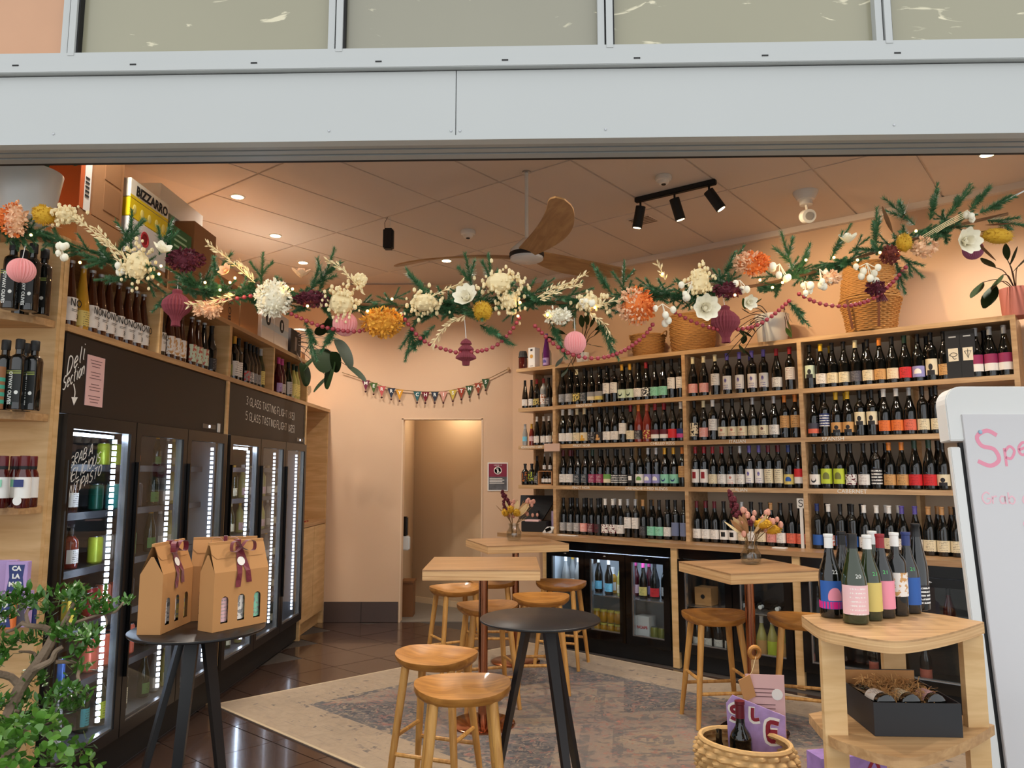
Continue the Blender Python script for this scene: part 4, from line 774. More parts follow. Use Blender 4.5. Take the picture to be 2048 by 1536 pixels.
# ------------------------------------------------------------------ stock inside the coolers
def can(loc, rz, c, where, group, sc=1.0):
    t = thing('drink_can', '%s drink can %s' % (WORD[c], where), 'can', loc, rz, group); t.scale = (sc,) * 3
    k = ('can', c)
    if k not in BM: BM[k] = MB().lathe([(.026, 0), (.033, .008), (.033, .112), (.027, .122), (0, .121)], 14).mesh('can_body', mat('can_' + c, COL[c], .3, metal=.2, var=.25, vscale=30), True)
    if 'canlid' not in BM: BM['canlid'] = MB().lathe([(.0275, .120), (.0275, .124), (.025, .122), (0, .122)], 14).mesh('lid', STEEL, True)
    put('can_body', BM[k], t); put('lid', BM['canlid'], t)
rc = random.Random(3); RZ = (.5, .78, 1.06, 1.34, 1.58); dn = ('first', 'middle', 'last')
for ui, (base, cname) in enumerate(((3.40, 'Deli Section cooler'), (5.305, 'tasting flight cooler'))):
    dw = 1.855 / 3
    for di in range(3):
        for si, z in enumerate((.195,) + RZ):
            wh = 'behind %s %s door' % (dn[di], ('deli', 'tasting')[ui]); grp = 'stock in the ' + cname
            if si == 5 and (ui, di) != (0, 1): 
                if ui == 0 and di == 0: continue
            n = 4 if ui == 0 else 3
            for k in range(n):
                u = base + dw * di + .10 + k * (dw - .24) / (n - 1 if n > 1 else 1); lo = LW.P(u, .2 + rc.uniform(0, .03), z + .001)
                if ui == 0 and di == 0:
                    if si in (4, 1): 
                        if si == 4: 
                            t = thing('glass_tumbler', 'dark preserve jar with pale label ' + wh, 'jar', lo, LW.rz, grp); part(MB().lathe([(.035, 0), (.038, .005), (.038, .11), (.03, .125), (.03, .14), (0, .14)], 12), 'glass_body', GLASS['amber'], t, True); put('label', lab_mesh('bord', 'text', 'white', 'k', .028, .100), t)
                        else: can(lo, LW.rz, ('sky', 'white', 'aqua', 'blue')[k], wh, grp)
                    elif si == 3 and k < 2: t = carton('deli_box', 'white deli box with a red seal ' + wh, LW.P(u, .25, z + .001), LW.rz, .115, .14, .15, WHITEM, group=grp); part(MB().lathe([(.03, 0), (.03, .001), (0, .001)], 14), 'seal', mat('red_print', (196, 50, 60), .6), t, rot=(R(90), 0, 0), loc=(.02, -.071, .075))
                    elif si == 2: t = carton('deli_packet', 'small %s deli packet %s' % (('white', 'red', 'white', 'yellow')[k], wh), LW.P(u, .2, z + .001), LW.rz, .07, .05, .16, mat('packet_%d' % k, ((220, 224, 226), (170, 40, 40), (220, 224, 226), (226, 196, 70))[k], .4), group=grp)
                    elif si == 0: bottle(lo, LW.rz, 'bord', 'clear', 'w', 'text', 'white', 'k', 'low', wh, grp, sc=.78)
                    elif si == 3: bottle(lo, LW.rz, 'spirit', 'rose', 'k', 'text', 'white', 'k', 'low', wh, grp, sc=.9)
                elif ui == 0 and di == 1:
                    if si == 5: 
                        if k < 2: can(LW.P(u, .2, z + .001), LW.rz, 'lime', wh, grp, 1.0)
                        else: bottle(lo, LW.rz, 'beer', 'rose', 'sil', 'text', 'oran', 'k', 'sm', wh, grp, sc=.62)
                    elif si == 4: can(lo, LW.rz, ('teal', 'aqua', 'aqua', 'dark')[k], wh, grp, 1.15)
                    elif si == 3: can(lo, LW.rz, ('lime', 'gray', 'white', 'green')[k], wh, grp, 1.15)
                    elif si == 2: can(lo, LW.rz, ('red', 'coral', 'coral', 'dark')[k], wh, grp, 1.25)
                    elif si == 1: can(lo, LW.rz, 'coral', wh, grp, 1.4)
                    else: bottle(lo, LW.rz, 'bord', 'green', 'k', 'text', ('aqua', 'lime', 'sky', 'cream')[k], 'k', 'tall', wh, grp, sc=.8)
                elif ui == 0:
                    bottle(lo, LW.rz, ('spark', 'burg', 'burg', 'burg')[k], ('green', 'clear', 'white', 'green')[k], ('gold', 'w', 'yel', 'k')[k], 'text', ('green', 'white', 'cream', 'white')[k], 'k', 'low', wh, grp, sc=.8 if si < 5 else .6)
                else:
                    if si == 5 and di > 0: continue
                    bottle(lo, LW.rz, ('burg', 'bord', 'spark')[(k + si) % 3], ('clear', 'green', 'white')[(k + di) % 3], ('w', 'c', 'gold')[(k + si + di) % 3], 'text', ('white', 'cream', 'rose')[(k + di) % 3], 'k', 'low', wh, grp, sc=.78 if si < 5 else .62)
# bar fridges
def bfz(px, v, py=1180): return RW.u(px, py, v)
WA = 'inside the lit bar fridge'; FB = [(1178, 'burg', 'white', 'k', 'white'), (1198, 'burg', 'dark', 'w', 'sky'), (1218, 'burg', 'dark', 'w', 'sky'), (1226, 'spirit', 'yellow', 'w', 'white'), (1243, 'burg', 'white', 'w', 'cream'), (1122, 'burg', 'clear', 'pink', 'green'), (1132, 'burg', 'clear', 'w', 'sky'), (1146, 'spark', 'clear', 'gold', 'white'), (1157, 'burg', 'clear', 'w', 'blue'), (1272, 'burg', 'redw', 'pink', 'rose'), (1287, 'burg', 'dark', 'pink', 'yel'), (1299, 'burg', 'redw', 'pink', 'lilac'), (1310, 'spark', 'dark', 'k', 'brt'), (1331, 'burg', 'dark', 'pink', 'white')]
lu = []
for k, (px, sh, g, cp, c1) in enumerate(FB):
    v = .14 + .09 * (k % 2); u = bfz(px, v); bottle(RW.P(u, v, .484), RW.rz, sh, g, cp, 'text', c1, 'k', 'low', WA, 'bottles in the lit bar fridge', sc=.92)
JAR = MB().lathe([(.03, 0), (.034, .005), (.034, .07), (.028, .085), (.028, .09), (0, .09)], 12).mesh('glass_body', GLASS['yellow'], True); JC = MB().lathe([(.031, .088), (.031, .103), (0, .105)], 12).mesh('lid', mat('gold_lid', (206, 196, 90), .3), True)
for k in range(10):
    t = thing('olive_jar', 'golden jar with yellow lid at the bottom of the lit bar fridge', 'jar', RW.P(-3.66 + (k % 5) * .072, .12, .141 + (k // 5) * .11), RW.rz, 'jars in the lit bar fridge'); put('glass_body', JAR, t); put('lid', JC, t)
t = carton('drink_pack', 'white NCAPS multipack at the bottom of the lit bar fridge', RW.P(-3.2, .16, .141), RW.rz, .13, .12, .2, mat('pack_white', (216, 218, 218), .5)); lettering('NCAPS', .032, mat('red_print', (196, 50, 60), .6), t, (0, -.061, .11), bold=.001)
for k in range(3): can(RW.P(-3.1 + k * .07, .13, .141), RW.rz, 'olive', 'beside the NCAPS pack', 'cans beside the multipack')
WB = 'in the dim bar fridge'
t = carton('wine_case', 'small kraft box with a round stamp inside the dim bar fridge', RW.P(-2.66, .2, .484), RW.rz, .14, .14, .14, KRAFT); part(MB().lathe([(.018, 0), (.018, .001), (0, .001)], 12), 'stamp', INKK, t, rot=(R(90), 0, 0), loc=(0, -.071, .07))
for k in range(4): bottle(RW.P(-2.72 + k * .09, .14, .141), RW.rz, 'burg', 'dark', 'k', 'text', 'white', 'k', 'low', 'low in the dim bar fridge', 'lower bottles in the dim bar fridge', sc=.9)
for k in range(5): bottle(RW.P(-2.27 + k * .082, .13, .141), RW.rz, 'burg', 'white', 'w', 'plain', ('lime', 'kraft', 'lime', 'kraft', 'lime')[k], 'k', 'tall', 'low in the dim bar fridge', 'lower bottles in the dim bar fridge', sc=.95)
for k in range(4):
    t = bottle(RW.P(-2.45 + k * .13, .42, .484 + .04), RW.rz, 'burg', 'dark', 'w', 'text', 'cream', 'k', 'low', 'lying ' + WB, 'lying bottles', sc=.9); t.rotation_euler = (R(90), 0, RW.rz); t.location = RW.P(-2.45 + k * .13, .42, .484 + .038)
for k in range(6): bottle(RW.P(-1.72 + k * .16, .15, (.141, .484)[k % 2]), RW.rz, 'burg', ('dark', 'redw')[k % 2], 'k', 'plain', ('terra', 'salm')[k % 2], 'k', 'low', 'in the fridge behind the stand', 'bottles behind the bottle stand', sc=.9)
# ------------------------------------------------------------------ oak bar tables
def bar_table(c, rz, size, label, base_r=.2):
    t = thing('bar_table', label, 'table', (c[0], c[1], .0095), rz, None); h = size / 2
    part(MB().box(-h, h, -h, h, .962, .97), 'table_top', OAKT, t)
    part(MB().box(-h, h, -h, h, .908, .962), 'layered_edge', OAKE, t, bevel=.002)
    part(MB().box(-.10, .10, -.10, .10, .896, .908), 'mount_plate', BLK, t)
    part(MB().lathe([(.029, .012), (.029, .896)], 24), 'column', COPPER, t, True)
    part(MB().lathe([(base_r, 0), (base_r, .008), (base_r - .006, .012), (.03, .014), (0, .014)], 40), 'base_plate', COPPER, t, True)
    return t
bar_table((-.18, 4.83), 0.0, .69, 'square oak bar table standing square to the opening', .2)
bar_table((.03, 6.36), R(18), .68, 'square oak bar table set askew with the vase by the doorway')
bar_table((1.45, 4.70), R(15), .62, 'square oak bar table with the vase in front of the dim fridge')

# ------------------------------------------------------------------ stools
def make_stool():
    t = thing('bar_stool', 'stool', 'stool', (0, 0, 0))
    mb = MB(); N_, K = 40, 7; vs = []; fs = []
    def outl(a):
        ca, sa = math.cos(a), math.sin(a); n = 2.5; q = (abs(ca) ** n + abs(sa) ** n) ** (-1 / n)
        x, y = .205 * q * ca, .155 * q * sa
        if sa > 0: y *= 1.08
        else: y *= .95 - .10 * math.cos(3 * a + math.pi / 2) * 0
        return x, y
    def ztop(x, y):
        e = (x / .205) ** 2; z = .652 + .022 * e ** 1.5 + .016 * max(0, y / .155) ** 2 - .014
        z -= .010 * math.exp(-(((abs(x) - .085) / .06) ** 2 + ((y + .0) / .09) ** 2)); z -= .008 * max(0, -y / .155) ** 2 * (1 - .5 * e)
        return z
    for k in range(K):
        f = (k + .0001) / (K - 1)
        for i in range(N_):
            x, y = outl(2 * math.pi * i / N_); vs.append((x * f, y * f, ztop(x * f, y * f)))
    for sc_, dz in ((1.0, -.012), (.965, -.028), (.86, -.046), (.5, -.05)):
        for i in range(N_):
            x, y = outl(2 * math.pi * i / N_); vs.append((x * sc_, y * sc_, (ztop(x, y) * .35 + .65 * .645) + dz))
    R_ = K + 4
    for k in range(R_ - 1):
        for i in range(N_): j = (i + 1) % N_; fs.append((k * N_ + i, (k + 1) * N_ + i, (k + 1) * N_ + j, k * N_ + j))
    fs.append(tuple((R_ - 1) * N_ + i for i in range(N_)))
    mb.add(vs, fs); part(mb, 'seat', STOOLS, t, True)
    tops = [(-.12, -.085), (.12, -.085), (.12, .095), (-.12, .095)]; feet = [(-.18, -.15), (.18, -.15), (.18, .165), (-.18, .165)]
    def at(i, z): f = 1 - z / .62; return Vector((tops[i][0] + (feet[i][0] - tops[i][0]) * f, tops[i][1] + (feet[i][1] - tops[i][1]) * f, z))
    for i in range(4): part(MB().tube([at(i, 0.0), at(i, .2), at(i, .45), at(i, .625)], [.0135, .017, .0195, .0205], 12), 'leg', STOOLL, t, True)
    for i, j, z in ((0, 1, .20), (1, 2, .28), (2, 3, .20), (3, 0, .28)): part(MB().tube([at(i, z), at(j, z)], .0105, 8), 'rung', STOOLL, t, True)
    return t
st0 = make_stool()
SEATS = [((925, 1372), .12, 'honey wood saddle stool in front of the black round table'), ((872, 1310), -.35, 'honey wood saddle stool tucked behind the foremost stool'), ((975, 1214), .3, 'wood stool pushed under the square-set oak table'), ((912, 1178), .5, 'wood stool between the doorway and the square-set oak table'), ((1082, 1197), .05, 'wood stool right behind the empty black round table'), ((1122, 1168), -.35, 'wood stool next to the lit bar fridge'), ((1430, 1232), .1, 'wood stool beside the dim fridge at the oak table with dried flowers'), ((1605, 1240), -.35, 'wood stool behind the bottle stand'), ((985, 1163), .0, 'wood stool under the oak table by the doorway')]
for i, ((px, py), rz, lb) in enumerate(SEATS):
    p = atz(px, py, .645); o = st0 if i == 0 else tree_copy(st0)
    onrug = in_rug(Vector((p.x, p.y)), .06); o.location = (p.x, p.y, .0095 if onrug else .001); o.rotation_euler = (0, 0, rz); tag(o, lb, 'stool', 'honey wood stools')

# ------------------------------------------------------------------ black round tables
def black_table(c, r, angs, label, z0=0.0):
    t = thing('round_table', label, 'table', (c[0], c[1], z0), 0)
    part(MB().lathe([(r - .004, .886), (r, .890), (r, .896), (r - .003, .898), (0, .898)], 56), 'table_top', BLK, t, True)
    part(MB().lathe([(.11, .874), (.11, .887), (0, .887)], 24), 'hub_plate', BLK, t)
    for a in angs:
        d = Vector((math.cos(R(a)), math.sin(R(a)), 0)); s = Vector((-d.y, d.x, 0)); p0 = d * .06 + Vector((0, 0, .88)); p1 = d * .26 + Vector((0, 0, .0)); vs = []
        for p, wd, th in ((p0, .026, .012), (p1, .014, .010)): vs += [p + s * wd - d * th, p + s * wd + d * th, p - s * wd + d * th, p - s * wd - d * th]
        part(MB().add(vs, [(3, 2, 1, 0), (4, 5, 6, 7)] + [(i, (i + 1) % 4, 4 + (i + 1) % 4, 4 + i) for i in range(4)]), 'leg', BLK, t)
    return t
LT = atz(396, 1256, .898); black_table((LT.x, LT.y), .27, (215, 275, 330), 'black round tripod table carrying the kraft wine carriers')
RT = atz(1080, 1240, .898); black_table((RT.x, RT.y), .265, (150, 302, 38), 'empty black round tripod table among the wooden stools', .0095)

# ------------------------------------------------------------------ kraft wine carriers
from mathutils.geometry import tessellate_polygon
TAGM = mat('tag_white', (240, 236, 228), .6)
CARN = [2, 2, 2, 1, 1, 1, 0, 0, 0]
def carrier(P1, rz, label, labs, W=.27, D=.095, caps=('k', 'k', 'k'), bow=True):
    t = thing('wine_carrier', label, 'carrier', (P1.x, P1.y, .899), rz, None); hs, ht = .235, .345      # origin: front left bottom corner, x along the front, y back
    arches = []
    for k in range(3):
        cx = W * (.2 + .3 * k); w2 = .017; pts = [(cx - w2, .03), (cx + w2, .03)] + [(cx + w2 * math.cos(R(a)), .12 + w2 * math.sin(R(a))) for a in range(0, 181, 30)]; arches.append(pts)
    outer = [(0, 0), (W, 0), (W, hs), (0, hs)]
    loops = [[Vector((x, z, 0)) for x, z in q] for q in [outer] + [a[::-1] for a in arches]]; flat = [p for l in loops for p in l]; tri = tessellate_polygon(loops)
    b = MB(); vf = [(p.x, 0, p.y) for p in flat]; b.add(vf, [tuple(f) for f in tri])
    b.add([(0, 0, hs), (W, 0, hs), (W, D * .44, ht), (0, D * .44, ht)], [(0, 1, 2, 3)]); b.add([(0, D, hs), (W, D, hs), (W, D * .56, ht), (0, D * .56, ht)], [(3, 2, 1, 0)])
    b.add([(0, D, 0), (W, D, 0), (W, D, hs), (0, D, hs)], [(3, 2, 1, 0)]); b.add([(0, 0, 0), (W, 0, 0), (W, D, 0), (0, D, 0)], [(3, 2, 1, 0)])
    for x in (0, W): b.add([(x, 0, 0), (x, 0, hs), (x, D * .44, ht - .04), (x, D * .56, ht - .04), (x, D, hs), (x, D, 0)], [(0, 1, 2, 3, 4, 5)])
    b.box(0, W, D * .44, D * .56, ht, ht + .012)
    part(b, 'carton', KRAFT, t)
    def front(z): return 0 if z < hs else D * .44 * (z - hs) / (ht - hs)
    zf = ht - .055; fl_ = [(0.0, ht), (W, ht), (W, zf + .02), (W - .02, zf), (.02, zf), (0, zf + .02)]
    part(MB().add([(x, front(z) - .0025, z) for x, z in fl_], [tuple(range(5, -1, -1))]), 'flap', KRAFT, t)
    if bow:
        rb = MB()
        for dx, ln in ((-.016, .165), (.022, .15)):
            pts = [(W / 2 + dx * (.2 + 1.3 * k / 6), ht - .012 - k * ln / 6) for k in range(7)]; vs = []
            for x, z in pts: vs += [(x - .0125, front(z) - .005 - .003 * math.sin(z * 90), z), (x + .0125, front(z) - .006, z)]
            rb.add(vs, [(2 * i, 2 * i + 1, 2 * i + 3, 2 * i + 2) for i in range(6)])
        for sgn in (-1, 1):
            lp = [(0, 0), (.024, .026), (.055, .02), (.056, -.014), (.028, -.016), (0, 0)]; vs = []
            for x, z in smooth_pts(lp): yy = front(ht - .02) - .008 - .012 * (x / .05); vs += [(W / 2 + sgn * x, yy, ht - .014 + z), (W / 2 + sgn * x, yy - .022, ht - .014 + z)]
            rb.add(vs, [(2 * i, 2 * i + 1, 2 * i + 3, 2 * i + 2) for i in range(len(vs) // 2 - 1)])
        rb.box(W / 2 - .008, W / 2 + .008, front(ht) - .014, D * .6, ht - .01, ht + .016); part(rb, 'ribbon', RIB, t)
        part(MB().lathe([(.019, 0), (.019, .001), (0, .001)], 12), 'tag', TAGM, t, rot=(R(90 - 20), 0, 0), loc=(W / 2 - .004, front(ht - .07) - .008, ht - .072))
    x_ = Vector((math.cos(rz), math.sin(rz), 0)); y_ = Vector((-math.sin(rz), math.cos(rz), 0))
    for k in range(3):
        p = Vector((P1.x, P1.y, .9)) + x_ * (W * (.2 + .3 * k)) + y_ * (D * .5); bottle(p, rz, 'burg', 'dark', 'k', 'art' if k else 'text', labs[k], 'gray', 'tall', ('in the rim carrier', 'in the crossed-ribbon carrier', 'in the rear carrier')[CARN.pop()], 'bottles in the kraft carriers', sc=.95).scale.z = .93
def car_from(px1, py1, px2, py2, *a, **k):
    A = atz(px1, py1, .899); B = atz(px2, py2, .899); carrier(A, math.atan2(B.y - A.y, B.x - A.x), *a, **k)
car_from(424, 1266, 503, 1250, 'kraft wine carrier with trailing bow standing at the table rim', ('rose', 'white', 'mint'))
car_from(320, 1270, 375, 1246, 'kraft wine carrier with crossed ribbon tails nearest the cooler', ('white', 'white', 'yel'))
A3 = atz(377, 1243, .899); carrier(A3, .30, 'kraft wine carrier standing behind the other two', ('rose', 'white', 'white'), bow=True)

# ------------------------------------------------------------------ glass vases with dried flowers
def leafmesh(l, wd, n=6, cup=.2, tipw=.05):
    mb = MB(); vs = []; fs = []
    for i in range(n + 1):
        f = i / n; ww = wd * (math.sin(math.pi * (f * .92 + .04)) ** .8); z = cup * l * (f * f); vs += [(-ww / 2, f * l, z + cup * ww * .5), (0, f * l, z), (ww / 2, f * l, z + cup * ww * .5)]
    for i in range(n):
        a = 3 * i; fs += [(a, a + 1, a + 4, a + 3), (a + 1, a + 2, a + 5, a + 4)]
    return mb.add(vs, fs)
def aim(p, d, roll=0.0):
    d = Vector(d).normalized(); q = d.to_track_quat('Y', 'Z'); return Matrix.Translation(Vector(p)) @ q.to_matrix().to_4x4() @ Matrix.Rotation(roll, 4, 'Y')
DRY = {'wine': mat('burgundy_bloom', (88, 18, 34), .8), 'yel': mat('golden_bloom', (196, 150, 30), .8, var=.2), 'tan': mat('tan_dried', (188, 150, 108), .8, var=.2), 'pink': mat('dusty_pink', (206, 150, 132), .8), 'stem': mat('dry_stem', (130, 100, 60), .8), 'crm': mat('bleached_cream', (232, 210, 160), .75, var=.08), 'wht': mat('ivory_petal', (240, 232, 208), .7), 'org': mat('orange_petal', (226, 124, 52), .75, var=.2), 'gold': mat('amber_petal', (224, 158, 48), .75, var=.15), 'peach': mat('peach_petal', (236, 190, 148), .75, var=.1), 'brn': mat('brown_leaf', (122, 84, 50), .8)}
def vase(px, py, z, s, label, big, seed):
    rg = random.Random(seed); p = atz(px, py, z); t = thing('flower_vase', label, 'vase', (p.x, p.y, z), 0); t.scale = (s,) * 3
    part(MB().lathe([(.04, 0), (.052, .006), (.058, .03), (.056, .06), (.042, .085), (.036, .1), (.042, .122), (.038, .122), (.033, .1), (.039, .084), (.052, .06), (.054, .03), (.046, .01), (0, .008)], 24), 'glass_body', CLEAR, t, True)
    fl_ = thing('dried_bouquet', 'dried %s' % ('yellow banksia bouquet in the round vase' if big else 'pink bud bouquet in the ribbed vase'), 'flowers', (p.x, p.y, z), 0); fl_.scale = (s * 1.3, s * 1.2, s * 1.15)
    stm = MB(); tips = []
    for k in range(14):
        a = rg.uniform(0, 6.28); sp = rg.uniform(.02, .10); h_ = rg.uniform(.16, .24); q = Vector((sp * math.cos(a), sp * math.sin(a) * .6, h_)); tips.append(q); stm.tube([Vector((.012 * math.cos(a), .012 * math.sin(a), .02)), Vector((.02 * math.cos(a), .02 * math.sin(a), .11)), q], .0018, 5)
    part(stm, 'stem', DRY['stem'], fl_)
    # burgundy plume
    pm_ = MB(); base = Vector((-.01, 0, .14)); top = Vector((-.085 if big else -.07, 0, .36 if big else .32))
    for k in range(70): f = rg.random(); c = base.lerp(top, .25 + .75 * f) + Vector((rg.uniform(-1, 1), rg.uniform(-1, 1), rg.uniform(-.4, .4))) * (.030 * (1.15 - f)); pm_.ball(c, rg.uniform(.006, .011), 5, 3, (1, 1, 1.3))
    part(pm_, 'plume', DRY['wine'], fl_)
    lf = leafmesh(.11, .03); 
    for k in range(12): 
        a = rg.uniform(-.4, 3.5); d = Vector((math.cos(a) * .9, rg.uniform(-.7, .3), .5 + .3 * math.sin(a))); mb = MB(); mb.merge(lf, aim(Vector((0, 0, .13)) + d * .03, d, rg.uniform(-1, 1))); part(mb, 'leaf', DRY['tan'] if k % 3 else DRY['crm'], fl_, True)
    for k in range(2 if big else 3):
        c = Vector(((.055, -.02, .20), (.10, .0, .17))[k] if big else ((-.02, -.03, .2), (.015, -.04, .18), (-.05, -.02, .18))[k]); bm_ = MB()
        for q in range(110):
            v = Vector((rg.gauss(0, 1), rg.gauss(0, 1), rg.gauss(0, 1))).normalized(); e_ = Vector((v.x * (.042 if big else .022), v.y * .026, v.z * .026)); bm_.add([c + e_ * .8 + v.orthogonal() * .003, c + e_ * .8 - v.orthogonal() * .003, c + e_ * 1.18], [(0, 1, 2)])
        bm_.ball(c, .024, 8, 6, (1.6 if big else .85, 1, 1)); part(bm_, 'banksia_head', DRY['yel'], fl_)
    for k in range(22): 
        bd = MB()
        q = tips[k % 14] + Vector((rg.uniform(.0, .05), rg.uniform(-.03, .03), rg.uniform(-.02, .05))); bd.ball(q, rg.uniform(.008, .013), 6, 4, (1, 1, 1.5)); part(bd, 'bud', DRY['pink'], fl_, True)
vase(1028, 1080, .9805, 1.12, 'ribbed clear vase on the askew oak table', False, 2)
vase(1502, 1128, .9805, 1.08, 'round clear vase on the oak table near the stand', True, 5)

# ------------------------------------------------------------------ stand of mixed bottles
ZD = 1.03
D0 = [atz(x, y, ZD) for x, y in ((1603, 1231), (1640, 1256), (1690, 1268), (1745, 1278), (1800, 1282), (1860, 1274), (1920, 1260), (1968, 1244), (1890, 1230), (1805, 1219), (1700, 1219))]
ds = thing('bottle_stand', 'two-tier birch ply stand with curved fronts at the shop opening', 'stand', (D0[0].x, D0[0].y, 0)); o_ = Vector((D0[0].x, D0[0].y, 0)); dp_ = [(p.x - o_.x, p.y - o_.y) for p in D0]; dp_ = smooth_pts(dp_[:8], 5) + dp_[8:]
part(MB().prism(dp_, ZD - .006, ZD), 'top_board', PLYH, ds); part(MB().prism(dp_, ZD - .038, ZD - .006), 'board_edge', OAKE, ds)
zl2 = .69; lp_ = [(x + .01, y) for x, y in dp_]; part(MB().prism(lp_, zl2 - .032, zl2), 'lower_board', PLYH, ds); part(MB().prism(lp_, .14, .17), 'lower_board', PLYH, ds)
def plank(px0, px1, py, th, back=0.0):
    a = atz(px0, py, ZD) - o_; b_ = atz(px1, py, ZD) - o_; part(MB().prism([(a.x, a.y + back), (b_.x, b_.y + back), (b_.x, b_.y + back + th), (a.x, a.y + back + th)], 0, ZD - .0385), 'upright', PLY, ds)
plank(1641, 1686, 1256, .022); plank(1923, 1964, 1247, .03); plank(1762, 1806, 1224, .022)
for px, py, sh, g, cp, st, c1, c2, zn, k_ in ((1664, 1238, 'burg', 'dark', 'w', 'moon', 'blue', 'bpink', 'tall', 'bright moon label'), (1712, 1250, 'spark', 'green', 'k', 'text', 'rose', 'w', 'tall', ''), (1742, 1243, 'burg', 'green', 'w', 'plain', 'yel', 'k', 'tall', ''), (1768, 1238, 'burg', 'dark', 'red', 'plain', 'bpink', 'k', 'tall', ''), (1797, 1234, 'bord', 'dark', 'w', 'art', 'white', 'kraft', 'mid', ''), (1820, 1229, 'burg', 'dark', 'nav', 'plain', 'blue', 'k', 'tall', ''), (1840, 1223, 'flute', 'dark', 'k', 'lines', 'dark', 'w', 'low', ''), (1690, 1226, 'burg', 'dark', 'k', 'text', 'cream', 'k', 'low', ''), (1752, 1224, 'burg', 'green', 'w', 'text', 'cream', 'k', 'low', '')):
    p = atz(px, py - 4, ZD); t = bottle((p.x, p.y, ZD + .0005), random.uniform(-.1, .1), sh, g, cp, st, c1, c2, zn, 'standing on the two-tier ply stand', 'bottles on the ply stand', sc=.97); t.scale.z = .93
    if py > 1225 and px < 1830 and sh != 'bord': lettering('22' if px < 1700 else '20' if px < 1730 else '21', .02, INKW if px < 1730 else mat('green_marker', (90, 200, 110), .6), t, (.004, -PROF[sh][1] + .004, .172), rot=(R(78), 0, 0))
    if sh == 'burg' and c2 == 'bpink': part(MB().lathe([(.0419, .036), (.0419, .062)], 20), 'label_band', mat('hot_pink', (222, 30, 130), .5), t, True)
# black hamper box with straw
q = [atz(x, y, zl2 + .001) for x, y in ((1744, 1470), (1934, 1484))]; bw_ = .40; hb = thing('hamper_box', 'open black hamper box of straw and bottles on the lower ply shelf', 'box', (q[0].x + .005, q[0].y - .01, zl2 + .001), R(-3)); L2, D2, H2 = (q[1] - q[0]).length, .31, .105
part(MB().box(0, L2, 0, .004, 0, H2).box(0, .004, .004, D2, 0, H2).box(L2 - .004, L2, .004, D2, 0, H2).box(.004, L2 - .004, D2 - .004, D2, 0, H2 + .03).box(.004, L2 - .004, .004, D2 - .004, 0, .004), 'carton', mat('hamper_black', (34, 35, 38), .55), hb)
part(MB().box(.006, L2 - .006, D2 - .006, D2 - .0042, .01, H2 + .028), 'lining', KRAFT, hb)
rg = random.Random(4); sm_ = MB()
for k in range(1000):
    p = Vector((rg.uniform(.045, L2 - .045), rg.uniform(.05, D2 - .045), H2 - .010 + rg.uniform(-.02, .022))); d = Vector((rg.gauss(0, 1), rg.gauss(0, 1), rg.gauss(0, .35))).normalized() * rg.uniform(.02, .04); s = d.cross(Vector((0, 0, 1))).normalized() * .0016
    sm_.add([p - d + s, p - d - s, p - s + Vector((0, 0, .006)), p + s + Vector((0, 0, .006)), p + d - s, p + d + s], [(0, 1, 2, 3), (3, 2, 4, 5)])
so = part(sm_, 'straw', mat('wood_wool', (196, 150, 92), .85, var=.2), hb); so['kind'] = 'stuff'
part(MB().box(.006, L2 - .006, .006, D2 - .006, .004, H2 - .03), 'straw_bed', mat('wood_wool_deep', (120, 84, 48), .95), hb)
for k, c1 in enumerate(('white', 'cream', 'rose')):
    x = L2 * (.2 + .3 * k); p = Vector((q[0].x + .005 + x, q[0].y + .012, zl2 + H2 - .012)); t = bottle(p, 0, 'bord', 'dark', 'k', 'text', c1, 'k', 'low', 'lying in the straw of the hamper box', 'bottles in the hamper box', sc=.86); t.rotation_euler = (R(-90), 0, 0); t.location = p; t.rotation_euler = Euler((R(-97), 0, R(180)))
    t.rotation_euler = Euler((R(-94), 0, 0)); t.location = p
# printed paper bag on the floor under the stand
t = thing('printed_bag', 'purple printed paper bag on the floor under the bottle stand', 'bag', (o_.x + .30, o_.y + .35, .0), .2); PRN = mat('purple_print', (150, 120, 180), .5, var=.5, vscale=18)
part(MB().box(-.16, .16, -.05, .05, 0.001, .44), 'bag_body', PRN, t); am = MB(); [ribbon(am, smooth_pts([(x, z), (x + .03, z + .04), (x + .05, z), (x + .02, z - .03), (x + .06, z - .05)]), .014) for x, z in ((-.14, .38), (-.05, .32), (.04, .38), (.08, .27), (-.1, .23))]; part(am, 'print', mat('maroon_print', (140, 24, 44), .5), t, loc=(0, -.051, 0))

# ------------------------------------------------------------------ white A-frame sign
TIL = R(-5.5); pt = aty(1884, 868, 3.12); sg = thing('a_frame_sign', 'tall white A-frame whiteboard sign lettered Specials in pink', 'sign', (pt.x + .02, 2.955, .0), 0)
SW = .66; SH = 1.90
fr = part(MB().box(.0, .042, -.012, .012, .0, 1.655).box(SW - .042, SW, -.012, .012, 0, 1.655), 'frame', WHITE, sg, bevel=.003, rot=(TIL, 0, 0))
cp_ = [(0, 1.68)] + [(.0 + .075 - .075 * math.cos(R(a)), 1.835 + .075 * math.sin(R(a))) for a in range(0, 91, 15)] + [(SW - .075 + .075 * math.sin(R(a)), 1.835 + .075 * math.cos(R(a))) for a in range(0, 91, 15)] + [(SW, 1.68)]
part(MB().wprism(cp_, -.016, .06), 'cap', WHITE, sg, bevel=.004, rot=(TIL, 0, 0))
part(MB().box(.044, SW - .044, -.004, .012, .0, 1.675), 'gap_strip', BLKM, sg, rot=(TIL, 0, 0))
WB_ = mat('whiteboard', (206, 205, 206), .18, coat=.3); part(MB().box(.058, SW - .058, -.022, -.004, .04, 1.79), 'whiteboard', WB_, sg, bevel=.002, rot=(TIL, 0, 0))
